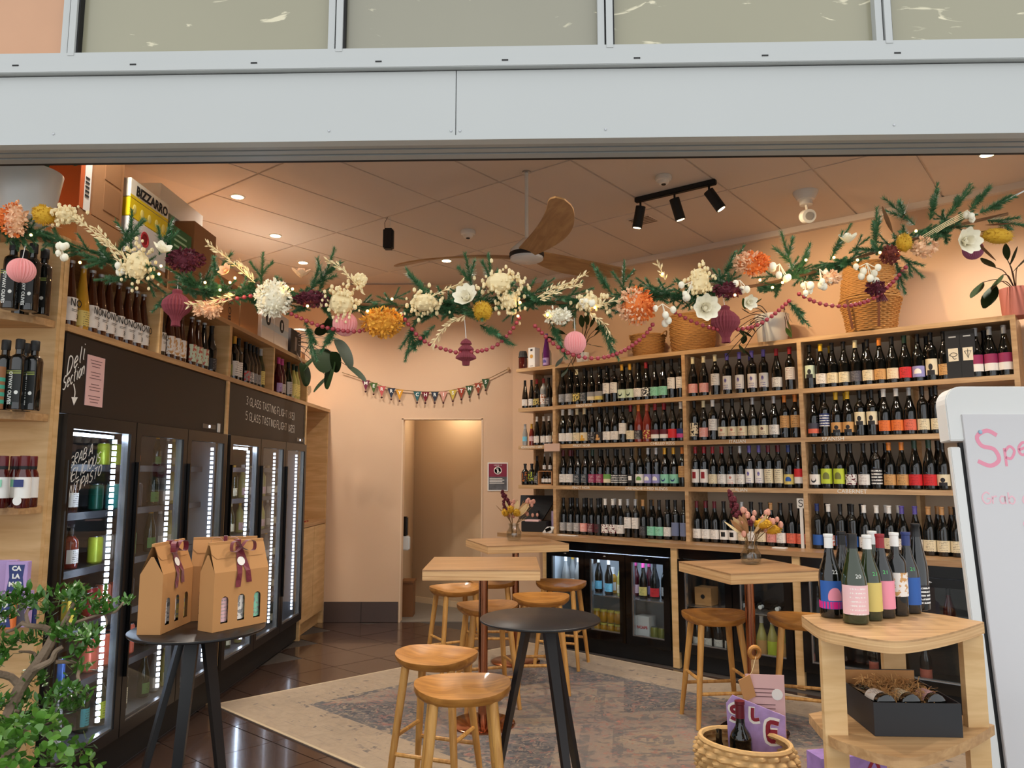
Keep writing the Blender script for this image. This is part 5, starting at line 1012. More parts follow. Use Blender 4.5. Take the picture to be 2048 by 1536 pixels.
part(MB().box(.16, SW, -.012, .012, 0, 1.86), 'rear_leaf', WHITE, sg, rot=(R(5.5), 0, 0), loc=(0, .42, 0))
PINKI = mat('pink_marker', (234, 150, 172), .6); PINKF = mat('faded_pink_marker', (238, 190, 200), .6); am = MB(); hand('S', .145, .017, .10, 1.575, mb=am); hand('pecials', .075, .011, .215, 1.60, slope=.32, mb=am); part(am, 'lettering', PINKI, sg, loc=(0, -.0228 * math.cos(TIL), 0), rot=(TIL, 0, 0))
am = MB(); hand('Grab a bottle', .046, .006, .098, 1.425, mb=am); hand('of red', .04, .006, .25, 1.33, mb=am); part(am, 'lettering', PINKF, sg, loc=(0, -.0228, 0), rot=(TIL, 0, 0))
am = MB(); am.wprism([(.29, 1.05), (.33, 1.17), (.345, 1.125), (.46, 1.2), (.47, 1.17), (.37, 1.095), (.41, 1.06)], -.0003, 0); part(am, 'arrow', PINKI, sg, loc=(0, -.0228, 0), rot=(TIL, 0, 0))
for x, z in ((.125, 1.715), (.31, 1.36)): part(MB().ball((x, -.024, z), .009, 8, 5, (1, .4, 1)), 'magnet', mat('blue_magnet', (150, 184, 206), .3), sg, rot=(TIL, 0, 0))

# ------------------------------------------------------------------ wicker
WIC = mat('wicker', (176, 128, 70), .7, var=.25, vscale=60); WIC2 = mat('pale_wicker', (198, 158, 102), .7, var=.22, vscale=50)
def wicker(prof, seg, rows, amp=.004, cx=1.0, cy=1.0):
    """woven wall: rows of rounded strands passing over and under the stakes, as real relief"""
    mb = MB(); vs = []; fs = []; per = 3; S = seg * 4; n = rows * per
    def rad(f):
        for (f0, r0, z0), (f1, r1, z1) in zip(prof, prof[1:]):
            if f0 <= f <= f1: k = (f - f0) / (f1 - f0); return r0 + (r1 - r0) * k, z0 + (z1 - z0) * k
        return prof[-1][1], prof[-1][2]
    for i in range(n + 1):
        f = i / n; r, z = rad(f); row_ = i // per; sub = (i % per) / per
        for k in range(S):
            a = 2 * math.pi * k / S; wv = math.cos(a * seg + math.pi * row_) * amp * math.sin(math.pi * (sub * .8 + .1)); bulge = amp * .9 * math.sin(math.pi * sub)
            rr = r + wv + bulge; vs.append((rr * math.cos(a) * cx, rr * math.sin(a) * cy, z))
    for i in range(n):
        for k in range(S): k2 = (k + 1) % S; fs.append((i * S + k, i * S + k2, (i + 1) * S + k2, (i + 1) * S + k))
    mb.add(vs, fs); return mb
def basket(name, label, loc, prof, seg, rows, m, cx=1.0, cy=1.0, rim=.008, handles=True, group=None, amp=.007):
    t = thing(name, label, 'basket', loc, RW.rz, group); part(wicker(prof, seg, rows, amp, cx, cy), 'woven_wall', m, t, True)
    r, z = prof[-1][1], prof[-1][2]; part(MB().tube([((r + .002) * cx * math.cos(2 * math.pi * k / 28), (r + .002) * cy * math.sin(2 * math.pi * k / 28), z) for k in range(29)], rim, 6, False), 'rim', m, t, True)
    part(MB().lathe([(prof[0][1] - .004, .002), (0, .003)], 24), 'base', m, t).scale = (cx, cy, 1)
    if handles:
        for s in (-1, 1):
            pts = [Vector((s * (r + .004 + .03 * math.sin(math.pi * k / 8)) * cx, (-.05 + .1 * k / 8), z - .015 + .045 * math.sin(math.pi * k / 8))) for k in range(9)]; part(MB().tube(pts, .006, 6), 'handle', m, t, True)
    return t
zt = 2.5885
def rwp(px, py, v): return RW.P(RW.u(px, py, v), v, zt)
basket('wicker_basket', 'small wicker basket beside the larger one on the wine shelving', rwp(1296, 690, .40), [(0, .125, .004), (.8, .15, .17), (1, .152, .2)], 14, 15, WIC)
basket('wicker_basket', 'wide wicker basket with fold-over lid on the wine shelving', rwp(1385, 660, .40), [(0, .175, .004), (.5, .19, .15), (1, .195, .32)], 18, 20, WIC)
bk = basket('wicker_basket', 'lower wicker basket with leather straps on the wine shelving', rwp(1742, 640, .372), [(0, .165, .004), (.5, .182, .13), (1, .215, .25)], 18, 17, WIC, handles=False)
LEA = mat('brown_leather', (110, 62, 34), .5)
for x in (-.1, .1): part(MB().obox((x, -.195, .13), (.009, 0, 0), (0, .002, 0), (.01 * (1 if x > 0 else -1), -.02, .11)), 'strap', LEA, bk)
bk2 = basket('wicker_basket', 'upper wicker basket nested on the strapped basket', rwp(1742, 640, .372) + Vector((0, 0, .262)), [(0, .20, .004), (.5, .19, .12), (1, .165, .26)], 18, 17, WIC, handles=False)
# basket of gifts on the floor
fp = atz(1490, 1500, .28); fb = basket('wicker_basket', 'pale seagrass basket of wine and printed papers on the rug', (fp.x, fp.y, .0095), [(0, .17, .004), (.5, .205, .15), (.85, .215, .26), (1, .195, .31)], 20, 11, WIC2, 1.05, .8, rim=.013, handles=False, amp=.012)
bottle((fp.x + .0, fp.y + .06, .02), 0, 'bord', 'dark', 'mar', 'plain', 'dark', 'k', 'low', 'standing in the seagrass basket', sc=1.36, lab=False)
t = thing('printed_cloth', 'purple paper with maroon cartoon letters standing in the seagrass basket', 'paper', (fp.x + .09, fp.y + .09, .05), R(-14)); part(MB().wprism([(-.13, 0), (.12, 0), (.125, .36), (-.11, .44), (-.14, .40)], -.004, .004), 'sheet', mat('lilac_print', (176, 146, 196), .35, var=.35, vscale=22), t)
am = MB(); hand('E', .075, .02, .05, .25, mb=am); hand('S', .06, .016, -.12, .33, mb=am); hand('L', .05, .016, -.02, .34, mb=am); part(am, 'print', mat('maroon_print', (140, 24, 44), .5), t, loc=(0, -.0062, 0))
am = MB(); hand('E', .085, .034, .046, .245, mb=am); hand('S', .07, .028, -.124, .325, mb=am); hand('L', .06, .028, -.024, .335, mb=am); part(am, 'print_outline', TAGM, t, loc=(0, -.005, 0))
t = thing('menu_sheet', 'pink menu sheet with round stickers standing in the seagrass basket', 'menu', (fp.x + .14, fp.y + .13, .05), R(-8)); part(MB().box(-.085, .095, 0, .003, 0, .53), 'sheet', PINKP, t)
am = MB(); [am.box(-.06, .05, -.0008, 0, .30 + .018 * k, .304 + .018 * k) for k in range(10) if k != 6]; part(am, 'print', mat('faded_ink', (120, 84, 84), .7), t)
for z in (.33, .44): part(MB().lathe([(.026, 0), (.026, .001), (0, .001)], 16), 'sticker', TAGM, t, rot=(R(90), 0, 0), loc=(.06, -.001, z))
t = thing('serving_paddle', 'wooden serving paddle with a ring end and kraft tag standing in the basket', 'paddle', (fp.x + .11, fp.y + .16, .05), R(10)); part(MB().wprism([(-.05, 0), (.05, 0), (.045, .36), (.018, .46), (.016, .60), (-.016, .60), (-.018, .46), (-.045, .36)], -.008, .008), 'blade', PLYH, t)
part(MB().tube([(.026 * math.cos(2 * math.pi * k / 16), 0, .625 + .026 * math.sin(2 * math.pi * k / 16)) for k in range(17)], .011, 8, False), 'ring', STOOLS, t, True); part(MB().obox((-.06, -.03, .47), (.03, 0, .012), (0, .002, 0), (-.014, 0, .05)), 'tag', KRAFT, t); part(MB().tube([(0, -.012, .61), (-.03, -.03, .55), (-.05, -.03, .52)], .0012, 4), 'string', DRY['crm'], t)
t = thing('cellophane_bottle', 'bottle neck in crumpled cellophane inside the seagrass basket', 'bottle', (fp.x - .11, fp.y + .03, .05), 0); part(MB().lathe([(.03, 0), (.034, .2), (.014, .26), (.014, .31), (0, .31)], 12), 'glass_body', GLASS['dark'], t, True)

# ------------------------------------------------------------------ jade bonsai and its neighbour
JAD = mat('jade_leaf', (64, 108, 36), .32, var=.35, vscale=25, coat=.2); JAD2 = mat('round_leaf', (84, 130, 46), .3, var=.3, vscale=25, coat=.2); BARK = mat('jade_bark', (132, 112, 92), .85, var=.25, vscale=30, bump=.5)
YJ = 2.3
def jp(c, y=None): return aty(c[0] / 3.52, 1100 + c[1] / 3.52, y or YJ)
jb = thing('jade_bonsai', 'branching jade bonsai with thick grey trunk in front of the cooler', 'plant', (jp((110, 1000)).x, YJ, .62)); jo = Vector(jb.location)
BR = [([(90, 1200), (110, 1000), (180, 890), (265, 800), (320, 720), (345, 640), (345, 585)], .019, .012), ([(345, 600), (400, 550), (455, 510), (475, 440), (490, 380)], .011, .006), ([(345, 600), (290, 550), (240, 520), (190, 500)], .011, .006), ([(240, 840), (330, 800), (400, 760), (430, 700), (470, 670)], .011, .006), ([(120, 980), (60, 900), (0, 840), (-60, 800)], .012, .009), ([(410, 780), (520, 810), (580, 870), (600, 905)], .006, .004), ([(120, 1280), (200, 1262), (260, 1245), (370, 1190)], .009, .005), ([(-40, 1350), (60, 1330), (140, 1280)], .009, .009), ([(530, 510), (620, 480), (700, 455), (790, 445), (850, 400), (880, 365)], .004, .003), ([(450, 515), (530, 510)], .006, .004), ([(190, 505), (90, 560), (0, 590)], .006, .004), ([(240, 520), (215, 450), (190, 420)], .006, .004), ([(700, 455), (730, 520), (720, 560)], .003, .002), ([(265, 800), (200, 740), (150, 710)], .006, .003), ([(150, 1110), (200, 1160), (210, 1210)], .005, .003)]
for pts, r0, r1 in BR:
    P_ = smooth_pts([tuple(jp(c) - jo + Vector((0, .03 * math.sin(c[0] * .02 + c[1] * .013), 0))) for c in pts], 3); part(MB().tube(P_, [r0 + (r1 - r0) * i / (len(P_) - 1) for i in range(len(P_))], 8), 'branch', BARK, jb, True)
CL = [(60, 480), (150, 420), (230, 300), (100, 350), (300, 330), (490, 290), (560, 310), (440, 350), (540, 430), (310, 440), (660, 410), (720, 440), (850, 375), (480, 570), (560, 620), (630, 680), (590, 720), (200, 640), (240, 600), (80, 700), (200, 820), (40, 770), (540, 850), (180, 920), (240, 940), (80, 1040), (130, 1090), (500, 1060), (470, 990), (560, 950), (300, 1090), (240, 1170), (150, 1160), (50, 1200), (390, 1140), (540, 1110), (725, 560), (430, 610), (20, 420), (180, 340), (20, 560), (130, 640), (600, 560), (690, 390), (380, 580), (10, 960), (20, 1100), (560, 1040), (440, 300), (520, 340)]
rg = random.Random(9); jl = leafmesh(.030, .0125, 4, .25); fol = MB()
for c in CL:
    p = jp(c) - jo + Vector((0, rg.uniform(-.06, .04), 0)); small = .7 if c[0] > 800 else 1.0
    for k in range(26):
        d = Vector((rg.gauss(0, .8), rg.gauss(0, .8), rg.gauss(.45, .6))).normalized(); q_ = p + Vector((rg.gauss(0, .013), rg.gauss(0, .015), rg.gauss(0, .009))) * small
        M_ = aim(q_, d, rg.uniform(-.5, .5)) @ Matrix.Scale(rg.uniform(.7, 1.15) * small, 4); fol.merge(jl, M_)
f_ = part(fol, 'foliage', JAD, jb, True); f_['kind'] = 'stuff'
part(MB().lathe([(.13, -.62), (.16, -.6), (.19, -.02), (.19, 0), (.175, 0), (.17, -.03), (0, -.03)], 28), 'planter', mat('grey_planter', (96, 96, 94), .6), jb, True)
part(MB().tube([jp((90, 1200)) - jo + Vector((0, 0, -.02)), jp((60, 1400)) - jo, Vector((.0, 0, -.05))], .019, 8), 'trunk', BARK, jb, True)
rp = thing('leafy_shrub', 'low shrub of glossy round leaves below the jade bonsai', 'plant', (jp((330, 1500), 2.12).x - .09, 1.975, .735)); ro = Vector(rp.location); rl = leafmesh(.026, .021, 4, .15); fol = MB()
for k in range(1100):
    x = rg.uniform(-.30, .24); y = rg.uniform(-.14, .15); top = .155 + .03 * math.sin(x * 14) - .9 * max(0, x - .1) ** 1.2 - .5 * max(0, -x - .2) - .4 * y * y
    d = Vector((rg.gauss(0, .8), rg.gauss(-.4, .7), rg.gauss(.5, .5))).normalized(); fol.merge(rl, aim(Vector((x, y, top - abs(rg.gauss(0, .045)))), d, rg.uniform(-1, 1)) @ Matrix.Scale(rg.uniform(.7, 1.2), 4))
f_ = part(fol, 'foliage', JAD2, rp, True); f_['kind'] = 'stuff'
part(MB().box(-.28, .2, -.12, .12, -.735, .03), 'planter', mat('grey_planter', (96, 96, 94), .6), rp)
# ------------------------------------------------------------------ ceiling fittings
WARM = (1.0, .925, .83)
def lamp(name, kind, loc, power, col, parent=None, size=None, blend=.7, rot=None, radius=.05):
    l = bpy.data.lights.new(name, kind); l.energy = power * LAMP; l.color = col
    if kind == 'SPOT': l.spot_size = R(size); l.spot_blend = blend; l.shadow_soft_size = radius
    else: l.shadow_soft_size = radius
    o = bpy.data.objects.new(name, l); C.objects.link(o); o.location = loc
    if rot: o.rotation_euler = rot
    if parent: o.parent = parent
    return o
GLOW = mat('downlight_glow', (255, 240, 214), .5, emit=(255, 226, 178), es=14.0)
DLS = [atz(x, y, CEIL) for x, y in ((475, 393), (551, 471), (606, 525), (893, 521), (1975, 308))] + [Vector((x, y, CEIL)) for x, y in ((-2.0, 3.5), (-.3, 3.5), (1.4, 3.5), (3.0, 3.2), (1.0, 4.1))]  # second list: extra lamps added out of view to light the front
DLN = ('nearest the stacked cartons', 'above the first tall cooler', 'above the second tall cooler', 'behind the fan blade', 'near the shopfront above the white sign') + ('unseen behind the header, added to light the front',) * 5
for i, p in enumerate(DLS):
    t = thing('downlight', 'small round glowing downlight in the ceiling ' + DLN[i], 'light', (p.x, p.y, CEIL), 0, 'ceiling downlights')
    part(MB().lathe([(.055, 0.0), (.055, -.004), (.043, -.006), (.043, -.0005)], 24), 'trim_ring', WHITE, t, True); part(MB().lathe([(.043, -.003), (0, -.003)], 24), 'lens', GLOW, t)
    lamp('downlight_lamp', 'SPOT', (0, 0, -.012), 118, WARM, t, 135, .8)
# fan
fm = atz(1053, 343, CEIL); fh = aty(1055, 515, fm.y)
fan = thing('ceiling_fan', 'three-blade wooden ceiling fan on a white rod', 'fan', (fm.x, fm.y, fh.z)); hz = CEIL - fh.z
part(MB().lathe([(.013, .08), (.013, hz - .002)], 16), 'rod', WHITE, fan, True); part(MB().lathe([(.03, hz - .012), (.03, hz - .001), (.012, hz - .001)], 20), 'rod_collar', STEEL, fan, True)
part(MB().lathe([(.115, .03), (.11, .055), (.06, .10), (.03, .13), (.014, .135)], 28), 'motor_cover', WHITE, fan, True); part(MB().lathe([(.112, .0), (.118, .006), (.118, .028), (.0, .028)], 28), 'motor', BLKM, fan, True)
part(MB().lathe([(0, -.022), (.10, -.022), (.112, -.015), (.112, .0)], 32), 'light_disc', WHITE, fan, True)
FANW = wood('fan_blade_wood', (186, 146, 96), (160, 118, 74), .45, (4, 30, 30))
for a in (161, 38, 281):
    mb = MB(); vs = []; fs = []; n = 18
    for i in range(n + 1):
        f = i / n; x = .06 + .95 * f; wd = (.10 + .07 * math.sin(math.pi * min(1, f * 1.05)) + .04 * f) * (1 if f < .93 else max(.25, 1 - (f - .93) * 9)); off = .10 * math.sin(math.pi * f) * .9 - .03; tw = R(24 - 12 * f); zc = .012 + .03 * math.sin(math.pi * f * .6)
        for s, th in ((-1, .005), (1, .005), (1, -.005), (-1, -.005)): vs.append((x, off + s * wd / 2 * math.cos(tw), zc - s * wd / 2 * math.sin(tw) + th))
    for i in range(n):
        b0 = 4 * i
        for k in range(4): fs.append((b0 + k, b0 + (k + 1) % 4, b0 + 4 + (k + 1) % 4, b0 + 4 + k))
    fs += [(3, 2, 1, 0), tuple(4 * n + k for k in range(4))]; mb.add(vs, fs); part(mb, 'blade', FANW, fan, True, rz=R(a))
# track spots
ta, tb = atz(1278, 402, CEIL - .03), atz(1424, 368, CEIL - .03); td = (tb - ta); tl = td.length; ang = math.atan2(td.y, td.x)
trk = thing('track_light', 'black three-spot track light on the ceiling', 'light', (ta.x, ta.y, CEIL), ang); part(MB().box(-.03, tl + .03, -.02, .02, -.04, -.0005), 'track_bar', BLKM, trk, bevel=.006)
for k, (f, dx, dy) in enumerate(((.02, -.25, .1), (.5, .18, .45), (.96, .55, .5))):
    x = tl * f; sp = part(MB().tube([(x, 0, -.04), (x, 0, -.085)], .008, 8), 'stem', BLKM, trk, True); d = Vector((dx, dy * .6, -1)).normalized(); h0 = Vector((x, 0, -.085)); 
    part(MB().tube([h0 - d * .01, h0 + d * .15], .037, 20), 'spot_head', BLKM, trk, True); q_ = h0 + d * .1515; part(MB().tube([q_, q_ + d * .001], .028, 16), 'lens', GLOW, trk)
    tgt = RW.P((-3.3, -1.85, -1.15)[k], .5, (2.6, 2.85, 2.75)[k]); src = Vector((ta.x, ta.y, CEIL)) + Matrix.Rotation(ang, 3, 'Z') @ (q_ + d * .01); dirv = (tgt - src).normalized()
    lamp('track_lamp', 'SPOT', src, 60, (1.0, .72, .42), None, 75, .8, dirv.to_track_quat('-Z', 'Y').to_euler(), .03)
# detectors, emergency spot, speaker, vent
def detector(px, py, label, s=1.0):
    p = atz(px, py, CEIL - .02); t = thing('smoke_detector', label, 'detector', (p.x, p.y, CEIL)); t.scale = (s,) * 3
    part(MB().lathe([(.062, -.0005), (.066, -.02), (.06, -.035), (.045, -.04)], 24), 'base', WHITE, t, True); part(MB().lathe([(.045, -.04), (.035, -.062), (.0, -.066)], 20), 'sensor', WHITEM, t, True); part(MB().lathe([(.018, -.064), (.016, -.07), (0, -.07)], 14), 'port', BLKM, t)
detector(936, 466, 'white round detector with dark port beside the fan'); detector(1327, 358, 'white round smoke detector behind the track light', .9)
p = atz(1611, 384, CEIL); t = thing('emergency_light', 'white emergency spot on a conical ceiling mount', 'light', (p.x, p.y, CEIL)); part(MB().lathe([(.09, -.0005), (.088, -.012), (.06, -.06), (.045, -.065)], 28), 'mount', WHITE, t, True); part(MB().lathe([(.045, -.065), (.045, -.1), (0, -.1)], 20), 'collar', WHITEM, t, True); part(MB().tube([(0, 0, -.1), (0, -.02, -.16)], .01, 8), 'arm', WHITEM, t)
part(MB().tube([(0, .02, -.18), (0, -.05, -.20)], .05, 20), 'head', WHITE, t, True); part(MB().tube([(0, -.05, -.2), (0, -.052, -.2006)], .03, 16), 'lens', mat('grey_lens', (150, 146, 140), .3), t)
p = atz(778, 434, CEIL); t = thing('ceiling_speaker', 'small black speaker hanging from the ceiling by two wires', 'speaker', (p.x, p.y, CEIL)); part(MB().box(-.04, .04, -.04, .04, -.27, -.10), 'speaker_body', BLKM, t, bevel=.012); part(MB().tube([(-.03, 0, -.1), (-.035, 0, -.05), (-.01, 0, -.0)], .002, 5), 'wire', INKK, t); part(MB().tube([(.01, 0, -.1), (.01, 0, -.0)], .002, 5), 'wire', WHITE, t)
p = atz(1287, 440, CEIL); t = thing('ceiling_vent', 'small square louvred ceiling vent behind the track light', 'vent', (p.x, p.y, CEIL), RW.rz); part(MB().box(-.1, .1, -.1, .1, -.008, -.0005), 'frame', CEILG, t); [part(MB().box(-.09, .09, -.085 + k * .035, -.07 + k * .035, -.012, -.008), 'slat', mat('vent_grey', (140, 120, 100), .6), t) for k in range(5)]

# ------------------------------------------------------------------ festive garland
YG = 2.65
GP = [(-60, 415), (0, 440), (60, 468), (150, 500), (250, 532), (350, 566), (450, 590), (550, 600), (650, 606), (760, 610), (870, 618), (960, 614), (1050, 602), (1140, 606), (1230, 600), (1330, 592), (1430, 582), (1530, 568), (1620, 546), (1720, 514), (1800, 488), (1880, 460), (1960, 440), (2015, 428)]
def gpt(px, py, y=YG): return aty(px, py, y)
gar = thing('festive_garland', 'long spruce garland of dried flowers strung across the opening', 'garland', gpt(1024, 605)); go = Vector(gar.location)
gw = [gpt(*q) - go for q in GP]
part(MB().tube([tuple(p) for p in smooth_pts([tuple(p) for p in gw], 3)], .006, 6), 'stem_wire', DRY['brn'], gar)
NEED = mat('spruce_needle', (70, 116, 74), .55, var=.3, vscale=30); rg = random.Random(21); SPR = []
for v in range(4):
    mb = MB(); ln = .125 + .012 * v; tws = [(Vector((0, 0, 0)), Vector((0, 1, 0)), ln), (Vector((0, ln * .22, 0)), Vector((.62, .78, .1)).normalized(), ln * .58), (Vector((0, ln * .36, 0)), Vector((-.6, .8, -.1)).normalized(), ln * .5)]
    for b0, dd, tl_ in tws:
        mb.tube([b0, b0 + dd * tl_], [.002, .001], 4); sdv = dd.orthogonal().normalized(); ud = dd.cross(sdv)
        for k in range(int(tl_ * 2100)):
            f = rg.random(); a = rg.uniform(0, 6.28); p = b0 + dd * (tl_ * f); rad = sdv * math.cos(a) + ud * math.sin(a); d = (rad + dd * (.5 + .5 * f)).normalized() * rg.uniform(.018, .027) * (1.05 - .3 * f); s = d.cross(rad).normalized() * .0016
            mb.add([p + s, p - s, p + d], [(0, 1, 2)])
    SPR.append(mb.mesh('sprig', NEED))
def sprig(p, d, roll=0, sc=1.0):
    o = put('sprig', rg.choice(SPR), gar); o.matrix_local = aim(p, d, roll) @ Matrix.Scale(sc, 4); return o
def along(f):
    x = f * (len(gw) - 1); i = min(int(x), len(gw) - 2); return gw[i].lerp(gw[i + 1], x - i), (gw[i + 1] - gw[i]).normalized()
for k in range(255):
    p, tg = along(rg.random() * .91 + .03); sgn = rg.choice((-1, 1)); d = tg * sgn + Vector((rg.gauss(0, .25), rg.gauss(-.1, .55), rg.gauss(.08, .42))); sprig(p + Vector((0, rg.gauss(0, .012), rg.gauss(0, .012))), d, rg.uniform(0, 6), rg.uniform(.5, .85))
for px, py, dx, dz in ((262, 500, .1, 1), (318, 510, .35, 1), (522, 570, .05, 1), (610, 590, .6, .6), (640, 580, .3, .8), (1245, 590, .05, 1), (1225, 590, -.5, .8), (1440, 560, .5, .7), (1585, 540, -.35, 1), (1600, 545, .3, .8), (1660, 520, .4, .7), (1750, 500, .1, 1), (1830, 450, -.8, .6), (1860, 440, .25, 1), (1900, 430, .6, .8), (1940, 420, .8, .9), (1960, 425, 1, .45), (1975, 440, 1, -.2), (860, 600, -.6, .8), (945, 580, -.2, 1), (985, 590, -.1, 1), (1100, 640, .4, -1), (1195, 640, .4, -.8), (1575, 600, .5, -.8), (830, 640, -.2, -1), (870, 650, -.6, -.6), (680, 640, -.5, -1), (610, 640, .3, -1), (960, 650, .6, -.4), (1790, 520, .2, -1), (1800, 510, .8, -.8), (350, 580, -.5, -.6), (420, 560, .6, .6), (230, 510, .2, .4)):
    sprig(gpt(px, py, YG - .03) - go, (dx, rg.uniform(-.3, .1), dz), 0, rg.uniform(.85, 1.05))
def gadd(mb, name, m, px, py, dy=-.06, smooth=False, **k): return part(mb, name, m, gar, smooth, loc=gpt(px, py, YG + dy) - go, **k)
S_ = YG / F                                  # metres per photo pixel at the garland
petal = leafmesh(.012, .010, 2, .3)
def hydr(px, py, rx, rz_, m, n=150, name='hydrangea_head', m2=None):
    for part_i, mm in enumerate([m] + ([m2] if m2 else [])):
        mb = MB()
        for k in range(int(n * 2.6) // (2 if m2 else 1)):
            v = Vector((rg.gauss(0, 1), rg.gauss(0, 1) - .2, rg.gauss(0, 1))).normalized(); q = Vector((v.x * rx * S_, v.y * min(rx, rz_) * S_, v.z * rz_ * S_)) * rg.uniform(.75, 1.0)
            if m2 and (v.x + v.z * .5 > .1) != (part_i == 0): v.x = -v.x; q.x = -q.x
            d = (v + Vector((rg.gauss(0, .6), rg.gauss(0, .6), rg.gauss(0, .6)))).normalized(); mb.merge(petal, aim(q, d, rg.uniform(0, 6)) @ Matrix.Scale(rg.uniform(.8, 1.3), 4))
        if part_i == 0: mb.ball((0, 0, 0), S_ * .8, 10, 7, (rx, min(rx, rz_), rz_))
        gadd(mb, name, mm, px, py)
hydr(547, 597, 33, 36, DRY['wht'], 190); hydr(765, 645, 40, 28, DRY['gold'], 200); hydr(1272, 612, 36, 36, DRY['org'], 190, m2=DRY['peach']); hydr(1503, 527, 34, 22, DRY['org'], 160, m2=DRY['peach']); hydr(372, 520, 36, 20, DRY['wine'], 130); hydr(28, 440, 22, 36, DRY['peach'], 120, m2=DRY['org'])
hydr(625, 598, 34, 13, DRY['wine'], 80, 'burgundy_spray'); hydr(1455, 580, 26, 12, DRY['wine'], 60, 'burgundy_spray'); hydr(1780, 510, 14, 16, mat('rust_bloom', (110, 44, 32), .8), 60, 'rust_spray'); hydr(1750, 575, 16, 12, DRY['wine'], 50, 'burgundy_spray')
hydr(1117, 632, 26, 15, DRY['wht'], 70, 'pale_spray'); hydr(1850, 495, 22, 18, DRY['peach'], 60, 'pale_spray'); hydr(1660, 555, 18, 12, DRY['peach'], 40, 'pale_spray'); hydr(415, 620, 26, 14, DRY['peach'], 60, 'pale_spray')
def fluffy(px, py, rx, rz_, m, n=130):
    mb = MB()
    for k in range(n):
        v = Vector((rg.gauss(0, .5), rg.gauss(0, .4), rg.gauss(0, .5))); mb.ball((v.x * rx * S_, v.y * rx * S_ * .7, v.z * rz_ * S_), rg.uniform(.004, .008), 5, 3, (1, 1, 1.3))
    mb.ball((0, 0, 0), S_ * .72, 8, 6, (rx, rx * .6, rz_)); gadd(mb, 'astilbe_plume', m, px, py)['kind'] = 'stuff'
for px, py, rx, rz_ in ((275, 530, 34, 38), (683, 605, 34, 32), (848, 605, 36, 24), (1000, 565, 40, 28), (1018, 600, 22, 26), (1400, 560, 26, 34), (130, 430, 26, 16), (1180, 605, 26, 18), (720, 560, 10, 8)): fluffy(px, py, rx, rz_, DRY['crm'])
def wheat(pts, m=None, n=None, w_=.012):
    P_ = smooth_pts([tuple(gpt(x, y, YG - .07) - go) for x, y in pts], 5); P_ = [Vector(p) for p in P_]; mb = MB().tube(P_, .0016, 4); tot = sum((b - a).length for a, b in zip(P_, P_[1:])); n = n or int(tot / .0042)
    for k in range(n):
        x = (k + .5) / n * (len(P_) - 1); i = min(int(x), len(P_) - 2); p = P_[i].lerp(P_[i + 1], x - i); tg = (P_[i + 1] - P_[i]).normalized(); sd = Vector((rg.gauss(0, 1), rg.gauss(0, 1), rg.gauss(0, 1))); sd = (sd - tg * sd.dot(tg)).normalized(); d = (tg * 1.0 + sd * .75).normalized(); ml = leafmesh(.019, .0065, 2, .0); 
        mb.merge(ml, aim(p + sd * .003, d, rg.uniform(0, 6)))
    part(mb, 'wheat_ear', m or DRY['crm'], gar)
for pts in ([(255, 545), (215, 490), (170, 450), (140, 430)], [(280, 550), (235, 500), (190, 455)], [(510, 565), (470, 530), (440, 505), (415, 488)], [(508, 560), (490, 535), (482, 525)], [(730, 590), (700, 555), (680, 535), (655, 520)], [(470, 590), (430, 600), (375, 610)], [(465, 598), (420, 610), (390, 612)], [(850, 600), (890, 580), (925, 565)], [(930, 630), (890, 655), (865, 690)], [(1075, 595), (1110, 575), (1140, 565), (1172, 548)], [(1080, 600), (1120, 580), (1160, 568)], [(1180, 625), (1210, 650), (1225, 682)], [(1195, 610), (1240, 600), (1285, 602)], [(1330, 560), (1322, 540), (1315, 528)]): wheat(pts)
def magnolia(px, py, r, face, m, n=8):
    mb = MB(); L_ = r * S_; pm_ = leafmesh(L_, L_ * .75, 5, .35); f = Vector(face).normalized(); q = f.to_track_quat('Z', 'Y').to_matrix().to_4x4()
    for ring, (cnt, tilt, sc) in enumerate(((n, 22, 1.0), (n - 2, 50, .75))):
        for k in range(cnt): mb.merge(pm_, q @ Matrix.Rotation(2 * math.pi * (k + .5 * ring) / cnt, 4, 'Z') @ Matrix.Rotation(R(tilt), 4, 'X') @ Matrix.Scale(sc, 4))
    mb.ball(f * L_ * .25, L_ * .16, 8, 6); gadd(mb, 'wooden_flower', m, px, py, -.08, True)
magnolia(936, 600, 32, (-.3, -1, .4), DRY['wht']); magnolia(1408, 617, 34, (0, -1, -.1), DRY['wht']); magnolia(1925, 485, 34, (.1, -1, -.1), DRY['wht']); magnolia(322, 505, 24, (.5, -.5, .7), DRY['wht'], 5); magnolia(602, 556, 26, (.1, -.3, 1), DRY['peach'], 6); magnolia(1696, 486, 24, (-.2, -.5, 1), DRY['wht'], 6); magnolia(1495, 605, 20, (.2, -1, -.2), DRY['wht'], 6); magnolia(455, 545, 18, (-.3, -1, .4), DRY['peach'], 6)
def pods(px, py, n, sp, s=1.0):
    mb = MB()
    for k in range(n):
        q = Vector((rg.uniform(-sp, sp) * S_, rg.uniform(-.02, .02), rg.uniform(-sp, sp * .6) * S_)); mb.tube([Vector((0, 0, sp * .8 * S_)), q * .6 + Vector((0, 0, .01)), q], .0014, 4); mb.ball(q, rg.uniform(.010, .014) * s, 8, 5, (1, 1, 1.15)); mb.ball(q + Vector((0, -.003, -.011 * s)), .004 * s, 5, 3)
    gadd(mb, 'seed_pod', DRY['wht'], px, py, -.07, True)
for px, py, n, sp in ((118, 500, 6, 22), (232, 530, 3, 14), (1168, 610, 5, 18), (1325, 625, 5, 22), (1385, 580, 5, 22), (1560, 545, 5, 22), (1640, 555, 5, 22), (1735, 545, 7, 24), (1935, 430, 4, 12), (1610, 575, 4, 16), (1480, 570, 3, 12)): pods(px, py, n, sp)
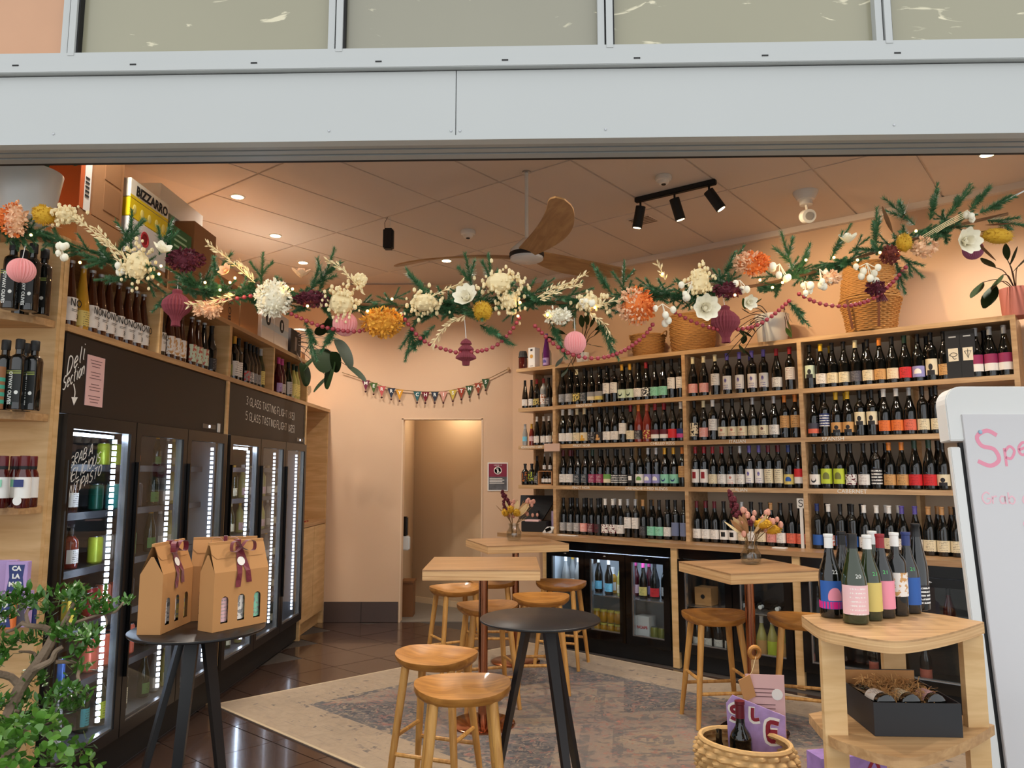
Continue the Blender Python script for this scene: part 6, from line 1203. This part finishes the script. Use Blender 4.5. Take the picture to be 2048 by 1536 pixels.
def banksia(px, py, rx, rz_, ang=0.0):
    mb = MB()
    for k in range(260):
        v = Vector((rg.gauss(0, 1), rg.gauss(0, 1), rg.gauss(0, 1))).normalized(); q = Vector((v.x * rx, v.y * min(rx, rz_), v.z * rz_)) * S_; s = v.orthogonal() * .0022; mb.add([q * .85 + s, q * .85 - s, q * 1.12], [(0, 1, 2)])
    mb.ball((0, 0, 0), S_ * .92, 14, 10, (rx, min(rx, rz_), rz_)); gadd(mb, 'banksia_cone', DRY['yel'], px, py, -.06, rot=(0, ang, 0))
banksia(965, 622, 20, 20); banksia(88, 430, 24, 20, .3); banksia(1995, 472, 32, 17, .1); banksia(1808, 485, 16, 20)
dl_ = leafmesh(.10, .022, 5, .1)
for px, py, dx, dz in ((75, 445, 1, -.35), (95, 425, 1, -.3), (1960, 440, 1, .15), (1970, 450, 1, -.05), (1955, 465, 1, .1), (1800, 450, .4, .8), (1785, 465, -.4, .8), (1950, 480, .5, -.8)): part(MB().merge(dl_, aim((0, 0, 0), (dx, -.1, dz))), 'dry_leaf', DRY['brn'] if px > 1000 else DRY['peach'], gar, True, loc=gpt(px, py, YG - .05) - go)
tw_ = MB()
for k in range(4): tw_.tube([gpt(1840, 475 + 4 * k, YG - .06) - go, gpt(1890, 445 + 3 * k, YG - .07) - go, gpt(1935, 420 + 4 * k, YG - .05) - go], .0013, 5)
part(tw_, 'pale_twig', DRY['crm'], gar)
GLOWF = mat('fairy_light', (255, 230, 150), .4, emit=(255, 206, 96), es=12.0); fl_me = MB().ball((0, 0, 0), .005, 8, 5).mesh('fairy_light', GLOWF, True)
for px, py in ((62, 470), (160, 525), (318, 548), (322, 532), (410, 565), (440, 580), (470, 556), (460, 565), (572, 572), (585, 578), (615, 612), (735, 622), (784, 598), (802, 628), (1040, 605), (1036, 632), (1095, 630), (1190, 615), (1325, 548), (1470, 590), (1520, 560), (1545, 575), (1575, 555), (1612, 520), (1668, 515), (1715, 520), (1760, 505), (1832, 462), (1795, 505), (1565, 565)): put('fairy_light', fl_me, gar, gpt(px, py, YG - .075) - go)
lamp('fairy_glow', 'POINT', gpt(460, 560, YG - .12), .5, (1, .7, .3)); lamp('fairy_glow', 'POINT', gpt(1600, 540, YG - .12), .5, (1, .7, .3))
cs = thing('hanging_string', 'thin white string holding up the end of the garland', 'string', gpt(1975, 420)); part(MB().tube([Vector((0, 0, 0)), gpt(2075, 368, YG) - gpt(1975, 420)], .003, 6), 'string', WHITEM, cs)
# bead strand
bs = thing('bead_strand', 'strand of dark pink wooden beads looped under the garland', 'beads', gpt(1024, 700)); bo = Vector(bs.location); BEAD = mat('raspberry_bead', (160, 50, 58), .35, coat=.2); bme = MB().ball((0, 0, 0), .0078, 10, 7).mesh('bead', BEAD, True); strg = MB()
for sw in ([(375, 608), (440, 602), (515, 590)], [(583, 628), (640, 652), (700, 663), (738, 659)], [(803, 630), (845, 680), (905, 703), (935, 705), (985, 695), (1020, 665), (1042, 630)], [(1070, 652), (1110, 690), (1150, 711), (1200, 716), (1250, 700), (1290, 670), (1308, 645)], [(1350, 625), (1390, 645), (1440, 659), (1500, 655), (1540, 635), (1578, 602)], [(1598, 588), (1640, 607), (1690, 612), (1740, 600), (1780, 570), (1813, 533)]):
    P_ = [Vector(p) for p in smooth_pts([tuple(gpt(x, y, YG - .05) - bo) for x, y in sw], 12)]; strg.tube(P_, .0012, 4); acc = 0; put('bead', bme, bs, P_[0])
    for a, b in zip(P_, P_[1:]):
        acc += (b - a).length
        if acc >= .0152: put('bead', bme, bs, b); acc = 0
part(strg, 'thread', RIB, bs)
# honeycomb paper ornaments
def honey(px, py, prof, m, label, dy=-.04, n=24, cord=.05):
    p = gpt(px, py, YG + dy); t = thing('paper_ornament', label, 'ornament', p, rg.uniform(0, 1)); mb = MB(); S2 = n * 2; vs = []; fs = []
    for i, (r, z) in enumerate(prof):
        for k in range(S2): a = 2 * math.pi * k / S2; rr = r * S_ * (1 if k % 2 == 0 else .84); vs.append((rr * math.cos(a), rr * math.sin(a), z * S_))
    for i in range(len(prof) - 1):
        for k in range(S2): k2 = (k + 1) % S2; fs.append((i * S2 + k, i * S2 + k2, (i + 1) * S2 + k2, (i + 1) * S2 + k))
    mb.add(vs, fs); part(mb, 'pleated_paper', m, t); top = prof[-1][1] * S_; part(MB().tube([(0, 0, top - .004), (0, .01, top + cord)], .0012, 5), 'cord', WHITEM, t)
PKL = mat('pale_pink_tissue', (236, 160, 156), .8); PKD = mat('raspberry_tissue', (134, 56, 64), .8)
BALL = [(25 * math.sin(R(a)), -25 * math.cos(R(a))) for a in range(6, 175, 12)]
ONI = [(9, -36), (8, -26), (13, -16), (24, -6), (29, 4), (27, 14), (18, 24), (9, 30), (10, 36), (4, 40)]
TRE = [(7, -26), (8, -18), (9, -17), (21, -12), (20, -8), (12, 0), (11, 2), (16, 5), (15, 8), (8, 15), (8, 16), (12, 17), (9, 23), (2, 28)]
honey(43, 541, [(r * 1.04, z) for r, z in BALL], PKL, 'round pale pink honeycomb ornament hanging by the olive oil bottles', -.04); honey(353, 617, ONI, PKD, 'raspberry onion-shaped paper ornament hanging over the upper cooler shelf'); honey(690, 648, BALL, PKL, 'round pale pink honeycomb ornament hanging beside the golden flower head', -.02); honey(932, 705, TRE, PKD, 'raspberry tree-shaped paper ornament hanging in front of the bunting wall', cord=.07); honey(1150, 686, [(r * .9, z * .95) for r, z in BALL], PKL, 'round pale pink honeycomb ornament hanging before the wine shelves'); honey(1451, 650, ONI, PKD, 'raspberry onion-shaped paper ornament hanging before the white pot'); honey(1946, 500, [(r * .8, z * .8) for r, z in BALL], mat('mauve_tissue', (150, 80, 104), .8), 'small mauve honeycomb ornament behind the ivory wooden flower', .02)
t = thing('tassel', 'burgundy tassel hanging from the garland before the stacked baskets', 'tassel', gpt(1757, 572, YG - .03)); mb = MB()
for k in range(40): a = rg.uniform(0, 6.28); r = rg.uniform(.004, .02); mb.tube([(0, 0, .01), (r * .5 * math.cos(a), r * .5 * math.sin(a), -.02), (r * math.cos(a) + .01, r * math.sin(a), -.055)], .0014, 4)
part(mb, 'threads', RIB, t); part(MB().ball((0, 0, .012), .009, 8, 6), 'knot', RIB, t)

# ------------------------------------------------------------------ bunting, poster, doorway dispenser
bu = thing('bunting', 'felt pennant bunting spelling MERRY CHRISTMAS on the back wall', 'bunting', aty(850, 780, BY - .02)); bq = Vector(bu.location)
FC = {'m': (110, 30, 60), 'g': (70, 96, 40), 'r': (190, 84, 84), 'n': (34, 44, 62), 'y': (214, 150, 40), 't': (40, 92, 98), 'x': (112, 12, 36), 'p': (206, 146, 130), 'l': (196, 170, 70), 'u': (150, 58, 34), 'd': (48, 78, 44)}
fl14 = list(zip('MERRYCHRISTMAS', 'mgrnytxnpludud', (122, 183, 245, 318, 382, 517, 580, 652, 718, 790, 855, 918, 985, 1042), (540, 560, 585, 600, 612, 626, 628, 628, 626, 614, 600, 582, 562, 530)))
ln = [(-60, 480)] + [(c, y) for _, _, c, y in fl14] + [(1075, 522), (1210, 455)]
part(MB().tube([aty(700 + c / 3.84, 620 + y / 3.84, BY - .022) - bq for c, y in ln], .004, 5), 'cord', DRY['stem'], bu)
for ch, cc, c, y in fl14:
    q = aty(700 + c / 3.84, 620 + y / 3.84, BY - .024) - bq; f = part(MB().wprism([(-.043, .0), (.043, .0), (.0, -.112)], -.002, .002), 'pennant', mat('felt_' + cc, FC[cc], .9, sheen=.2), bu, loc=q)
    lettering(ch, .052, INKW, f, (0, -.0028, -.034), bold=.0012); part(MB().ball((0, 0, -.122), .011, 8, 6), 'pompom', mat('felt_dark', (70, 30, 34), .9), f)
q = aty(1017, 738, BY - .02) - bq; part(MB().ball(q, .016, 8, 6, (1, .6, 1.4)), 'clip', DRY['tan'], bu)
pa, pb = aty(975, 982, BY - .004), aty(1016, 925, BY - .004); po = thing('poster', 'maroon and grey licensing poster with a no-bottle emblem on the back wall', 'poster', (pa.x, BY - .001, pa.z)); W_, H_ = pb.x - pa.x, pb.z - pa.z
part(MB().box(0, W_, -.003, 0, 0, H_), 'sheet', WHITEM, po); part(MB().box(.012, W_ - .012, -.0036, -.003, H_ * .5, H_ - .012), 'print', mat('maroon_poster', (134, 34, 62), .6, var=.2, vscale=12), po); part(MB().box(.012, W_ - .012, -.0036, -.003, .012, H_ * .5), 'print', mat('grey_photo', (92, 92, 96), .6, var=.9, vscale=16), po)
part(MB().lathe([(.042, 0), (.042, .001), (.034, .001), (.034, 0)], 24), 'emblem', WHITEM, po, rot=(R(90), 0, 0), loc=(W_ / 2, -.0036, H_ * .72)); am = MB(); ribbon(am, [(W_ / 2 - .025, H_ * .72 + .025), (W_ / 2 + .025, H_ * .72 - .025)], .007); am.box(W_ / 2 - .008, W_ / 2 + .008, -.0002, 0, H_ * .72 - .026, H_ * .72 + .012); am.box(W_ / 2 - .004, W_ / 2 + .004, -.0002, 0, H_ * .72 + .012, H_ * .72 + .026); part(am, 'emblem', WHITEM, po, loc=(0, -.0042, 0))
am = MB(); [am.box(.02, W_ - .06 + .02 * (k % 2), -.0042, -.0036, H_ * .42 - .016 * k, H_ * .42 - .016 * k + .008) for k in range(4)]; part(am, 'print', WHITEM, po); lettering('UNDER 18', .018, INKW, po, (W_ / 2, -.0042, H_ - .03))
dpz = aty(806, 1100, 8.3); t = thing('soap_dispenser', 'black and white wall dispenser just inside the doorway', 'dispenser', (-1.21, 8.3, dpz.z + .02)); part(MB().box(.0, .10, -.05, .05, -.02, .13), 'tray', WHITE, t, bevel=.012); part(MB().box(0, .075, -.045, .045, .13, .34), 'tank', BLKG, t, bevel=.012)
t = thing('wooden_stool', 'low brown wooden block stool inside the doorway', 'stool', (-1.13, 8.42, .004)); part(MB().box(-.06, .06, -.1, .1, .0, .36), 'frame', mat('brown_wood', (120, 76, 36), .6), t); part(MB().box(-.07, .07, -.11, .11, .36, .38), 'seat', mat('brown_wood', (120, 76, 36), .6), t)

# ------------------------------------------------------------------ pots and plants on the shelves
LEAFD = mat('dark_leaf', (30, 46, 20), .55, var=.2, vscale=15, spec=.2); LEAFG = mat('green_leaf', (60, 84, 38), .4, var=.25, vscale=15); VST = mat('vine_stem', (70, 48, 34), .7)
def heart(l, wd):
    mb = MB(); pts = []
    for k in range(17):
        a = math.pi * k / 16; s = math.sin(a); y = l * (.5 - .58 * math.cos(a)) - (.0 if k else 0); pts.append((wd / 2 * (s ** .75) * (1.15 - .45 * k / 16), y))
    pts[0] = (0, .06 * l); n = len(pts); vs = [(0, y, -.10 * l * (y / l) ** 2) for x, y in pts] + [(x, y, .12 * x - .10 * l * (y / l) ** 2) for x, y in pts] + [(-x, y, .12 * x - .10 * l * (y / l) ** 2) for x, y in pts]; fs = []
    for i in range(n - 1): fs += [(i, n + i, n + i + 1, i + 1), (2 * n + i, i, i + 1, 2 * n + i + 1)]
    return mb.add(vs, fs)
def pot(name, label, loc, r0, r1, h_, m, leaves=None):
    t = thing(name, label, 'plant pot', loc); part(MB().lathe([(r0, 0), (r0 + .004, .004), (r1, h_ - .006), (r1, h_), (r1 - .012, h_), (r1 - .016, h_ - .03), (0, h_ - .03)], 36), 'pot', m, t, True); part(MB().lathe([(r1 - .014, h_ - .028), (0, h_ - .022)], 20), 'soil', mat('soil', (50, 38, 30), .95), t); return t
def plant(t, Y, items, m, base, lm=None):
    """leaves given by photo pixel, length in pixels, direction; each hangs on a stem from the pot"""
    o = Vector(t.location); k = Y / F
    for px, py, l, wd, dx, dz in items:
        p = aty(px, py, Y + random.uniform(-.05, .05)) - o; d = Vector((dx, random.uniform(-.35, -.1), dz)); mb = MB().merge((lm or heart)(l * k, wd * k), aim(p, d, random.uniform(-.5, .5))); part(mb, 'leaf', m, t, True)
        mid = (base + p) / 2 + Vector((0, 0, .05)); part(MB().tube(smooth_pts([tuple(base), tuple(mid), tuple(p)], 4), .003, 5), 'stem', VST, t, True)
wp = aty(52, 400, 3.12); t = pot('planter_pot', 'large white glazed pot on top of the curved end shelves', (wp.x, 3.12, 2.6205), .10, .135, .215, WHITE); plant(t, 3.1, [(5, 345, 40, 14, -.6, .8), (150, 330, 40, 22, .8, .5), (60, 335, 40, 18, .1, 1), (90, 335, 40, 16, .4, 1)], LEAFG, Vector((0, 0, .2)))
hp = LW.P(6.98, .16, Z2 + .0); t = pot('hanging_plant', 'dark heart-leaved vine in a grey pot trailing off the cooler shelf', (hp.x, hp.y, hp.z + .0005), .07, .09, .15, mat('grey_pot', (110, 104, 98), .6))
cx4 = lambda c, y: (330 + c / 3.84, 560 + y / 3.84)
plant(t, 6.85, [(*cx4(a, b), l * 1.25, w_ * 1.3, dx, dz) for a, b, l, w_, dx, dz in ((1250, 400, 24, 20, .2, 1), (1330, 470, 46, 34, .55, -.9), (1190, 540, 38, 34, .3, -.8), (1060, 650, 34, 30, .2, -.7), (1290, 640, 40, 28, -.25, -1), (1250, 750, 30, 20, -.7, -.7), (1420, 670, 34, 24, .8, -.6), (1150, 600, 30, 28, -.5, -.6), (1120, 400, 26, 20, -.8, .2), (1180, 420, 28, 22, .4, .4), (1230, 440, 26, 18, .7, -.1), (1150, 460, 24, 20, -.4, -.5), (1300, 560, 30, 22, .2, -1))], LEAFD, Vector((0, 0, .14)))
wp = RW.P(RW.u(1545, 670, .38), .38, zt); t = pot('planter_pot', 'white glazed pot with a vine on the wine shelving', wp, .11, .135, .24, WHITE)
lz = lambda l, w_: leafmesh(l, w_, 6, .12)
plant(t, 5.75, [(a, b, 22, 13, dx, dz) for a, b, dx, dz in ((1490, 618, -.3, 1), (1500, 628, -.8, .3), (1480, 640, -.6, -.4), (1505, 610, .8, .4), (1478, 655, .3, -1), (1490, 670, -.3, -1), (1470, 675, -.6, -.8), (1478, 690, .4, -1), (1462, 700, -.5, -.8), (1488, 700, .5, -.9), (1500, 645, .3, -1), (1486, 662, .6, -.6))], LEAFD, Vector((0, 0, .2)), lz)
plant(t, 5.85, [(1570, 620, 30, 12, .3, -1), (1574, 640, 30, 12, .1, -1), (1572, 655, 26, 12, .2, -1)], LEAFG, Vector((.1, 0, .22)), lz)
wp = RW.P(RW.u(1165, 705, .36), .36, zt); t = pot('planter_pot', 'small white pot with a dark leafy plant on the shelving beside the end shelves', wp, .05, .065, .11, WHITE)
plant(t, 6.85, [(a, b, 26, 15, dx, dz) for a, b, dx, dz in ((1172, 660, .2, 1), (1180, 655, .5, .8), (1188, 672, .6, .5), (1176, 650, -.3, 1), (1130, 668, -1, .2), (1112, 680, -1, .1), (1125, 715, -.5, -.9), (1140, 715, .2, -1), (1145, 730, .3, -1), (1135, 735, -.4, -.9), (1165, 655, -.2, 1), (1190, 660, .9, .3), (1182, 690, .8, -.3))], LEAFD, Vector((0, 0, .1)), lz)
wp = RW.P(RW.u(2034, 610, .36), .36, zt); t = pot('planter_pot', 'terracotta pink pot with long dark leaves at the end of the wine shelving', wp, .085, .10, .20, mat('terracotta', (178, 106, 92), .7))
plant(t, 4.75, [(1990, 535, 40, 20, -.9, .3), (2005, 550, 46, 26, -.5, -.7), (1990, 570, 66, 30, -.5, -.9), (1965, 565, 52, 26, -.6, -.8), (2020, 530, 40, 18, .3, .6), (2015, 520, 34, 16, -.3, .8), (2035, 535, 40, 22, .6, .5), (2025, 545, 36, 24, .2, .2)], LEAFD, Vector((0, 0, .18)), lz)
t = thing('paper_flower_bunch', 'small bunch of red paper flowers on the bare ply counter', 'flowers', LW.P(7.32, .1, 1.06)); mb = MB()
for k in range(60): v = Vector((rg.gauss(0, .06), rg.gauss(0, .05), abs(rg.gauss(0, .02)))); mb.merge(petal, aim(v, (rg.gauss(0, 1), rg.gauss(0, 1), abs(rg.gauss(0, 1))), 0) @ Matrix.Scale(1.6, 4))
mb.ball((0, 0, .0), .03, 8, 4, (2, 1.4, .4)); part(mb, 'petals', mat('red_paper', (190, 70, 72), .8), t)

t = thing('corridor_fill_light', 'small round fill light added unseen behind the doorway', 'light', (-.72, 8.62, 2.45)); part(MB().lathe([(.08, -.0005), (.08, -.03), (.0, -.04)], 20), 'diffuser', GLOW, t, True)
lamp('corridor_fill_lamp', 'POINT', (-.72, 8.62, 2.36), 8, (1.0, .9, .74))  # added source, hidden above the doorway, to brighten the corridor
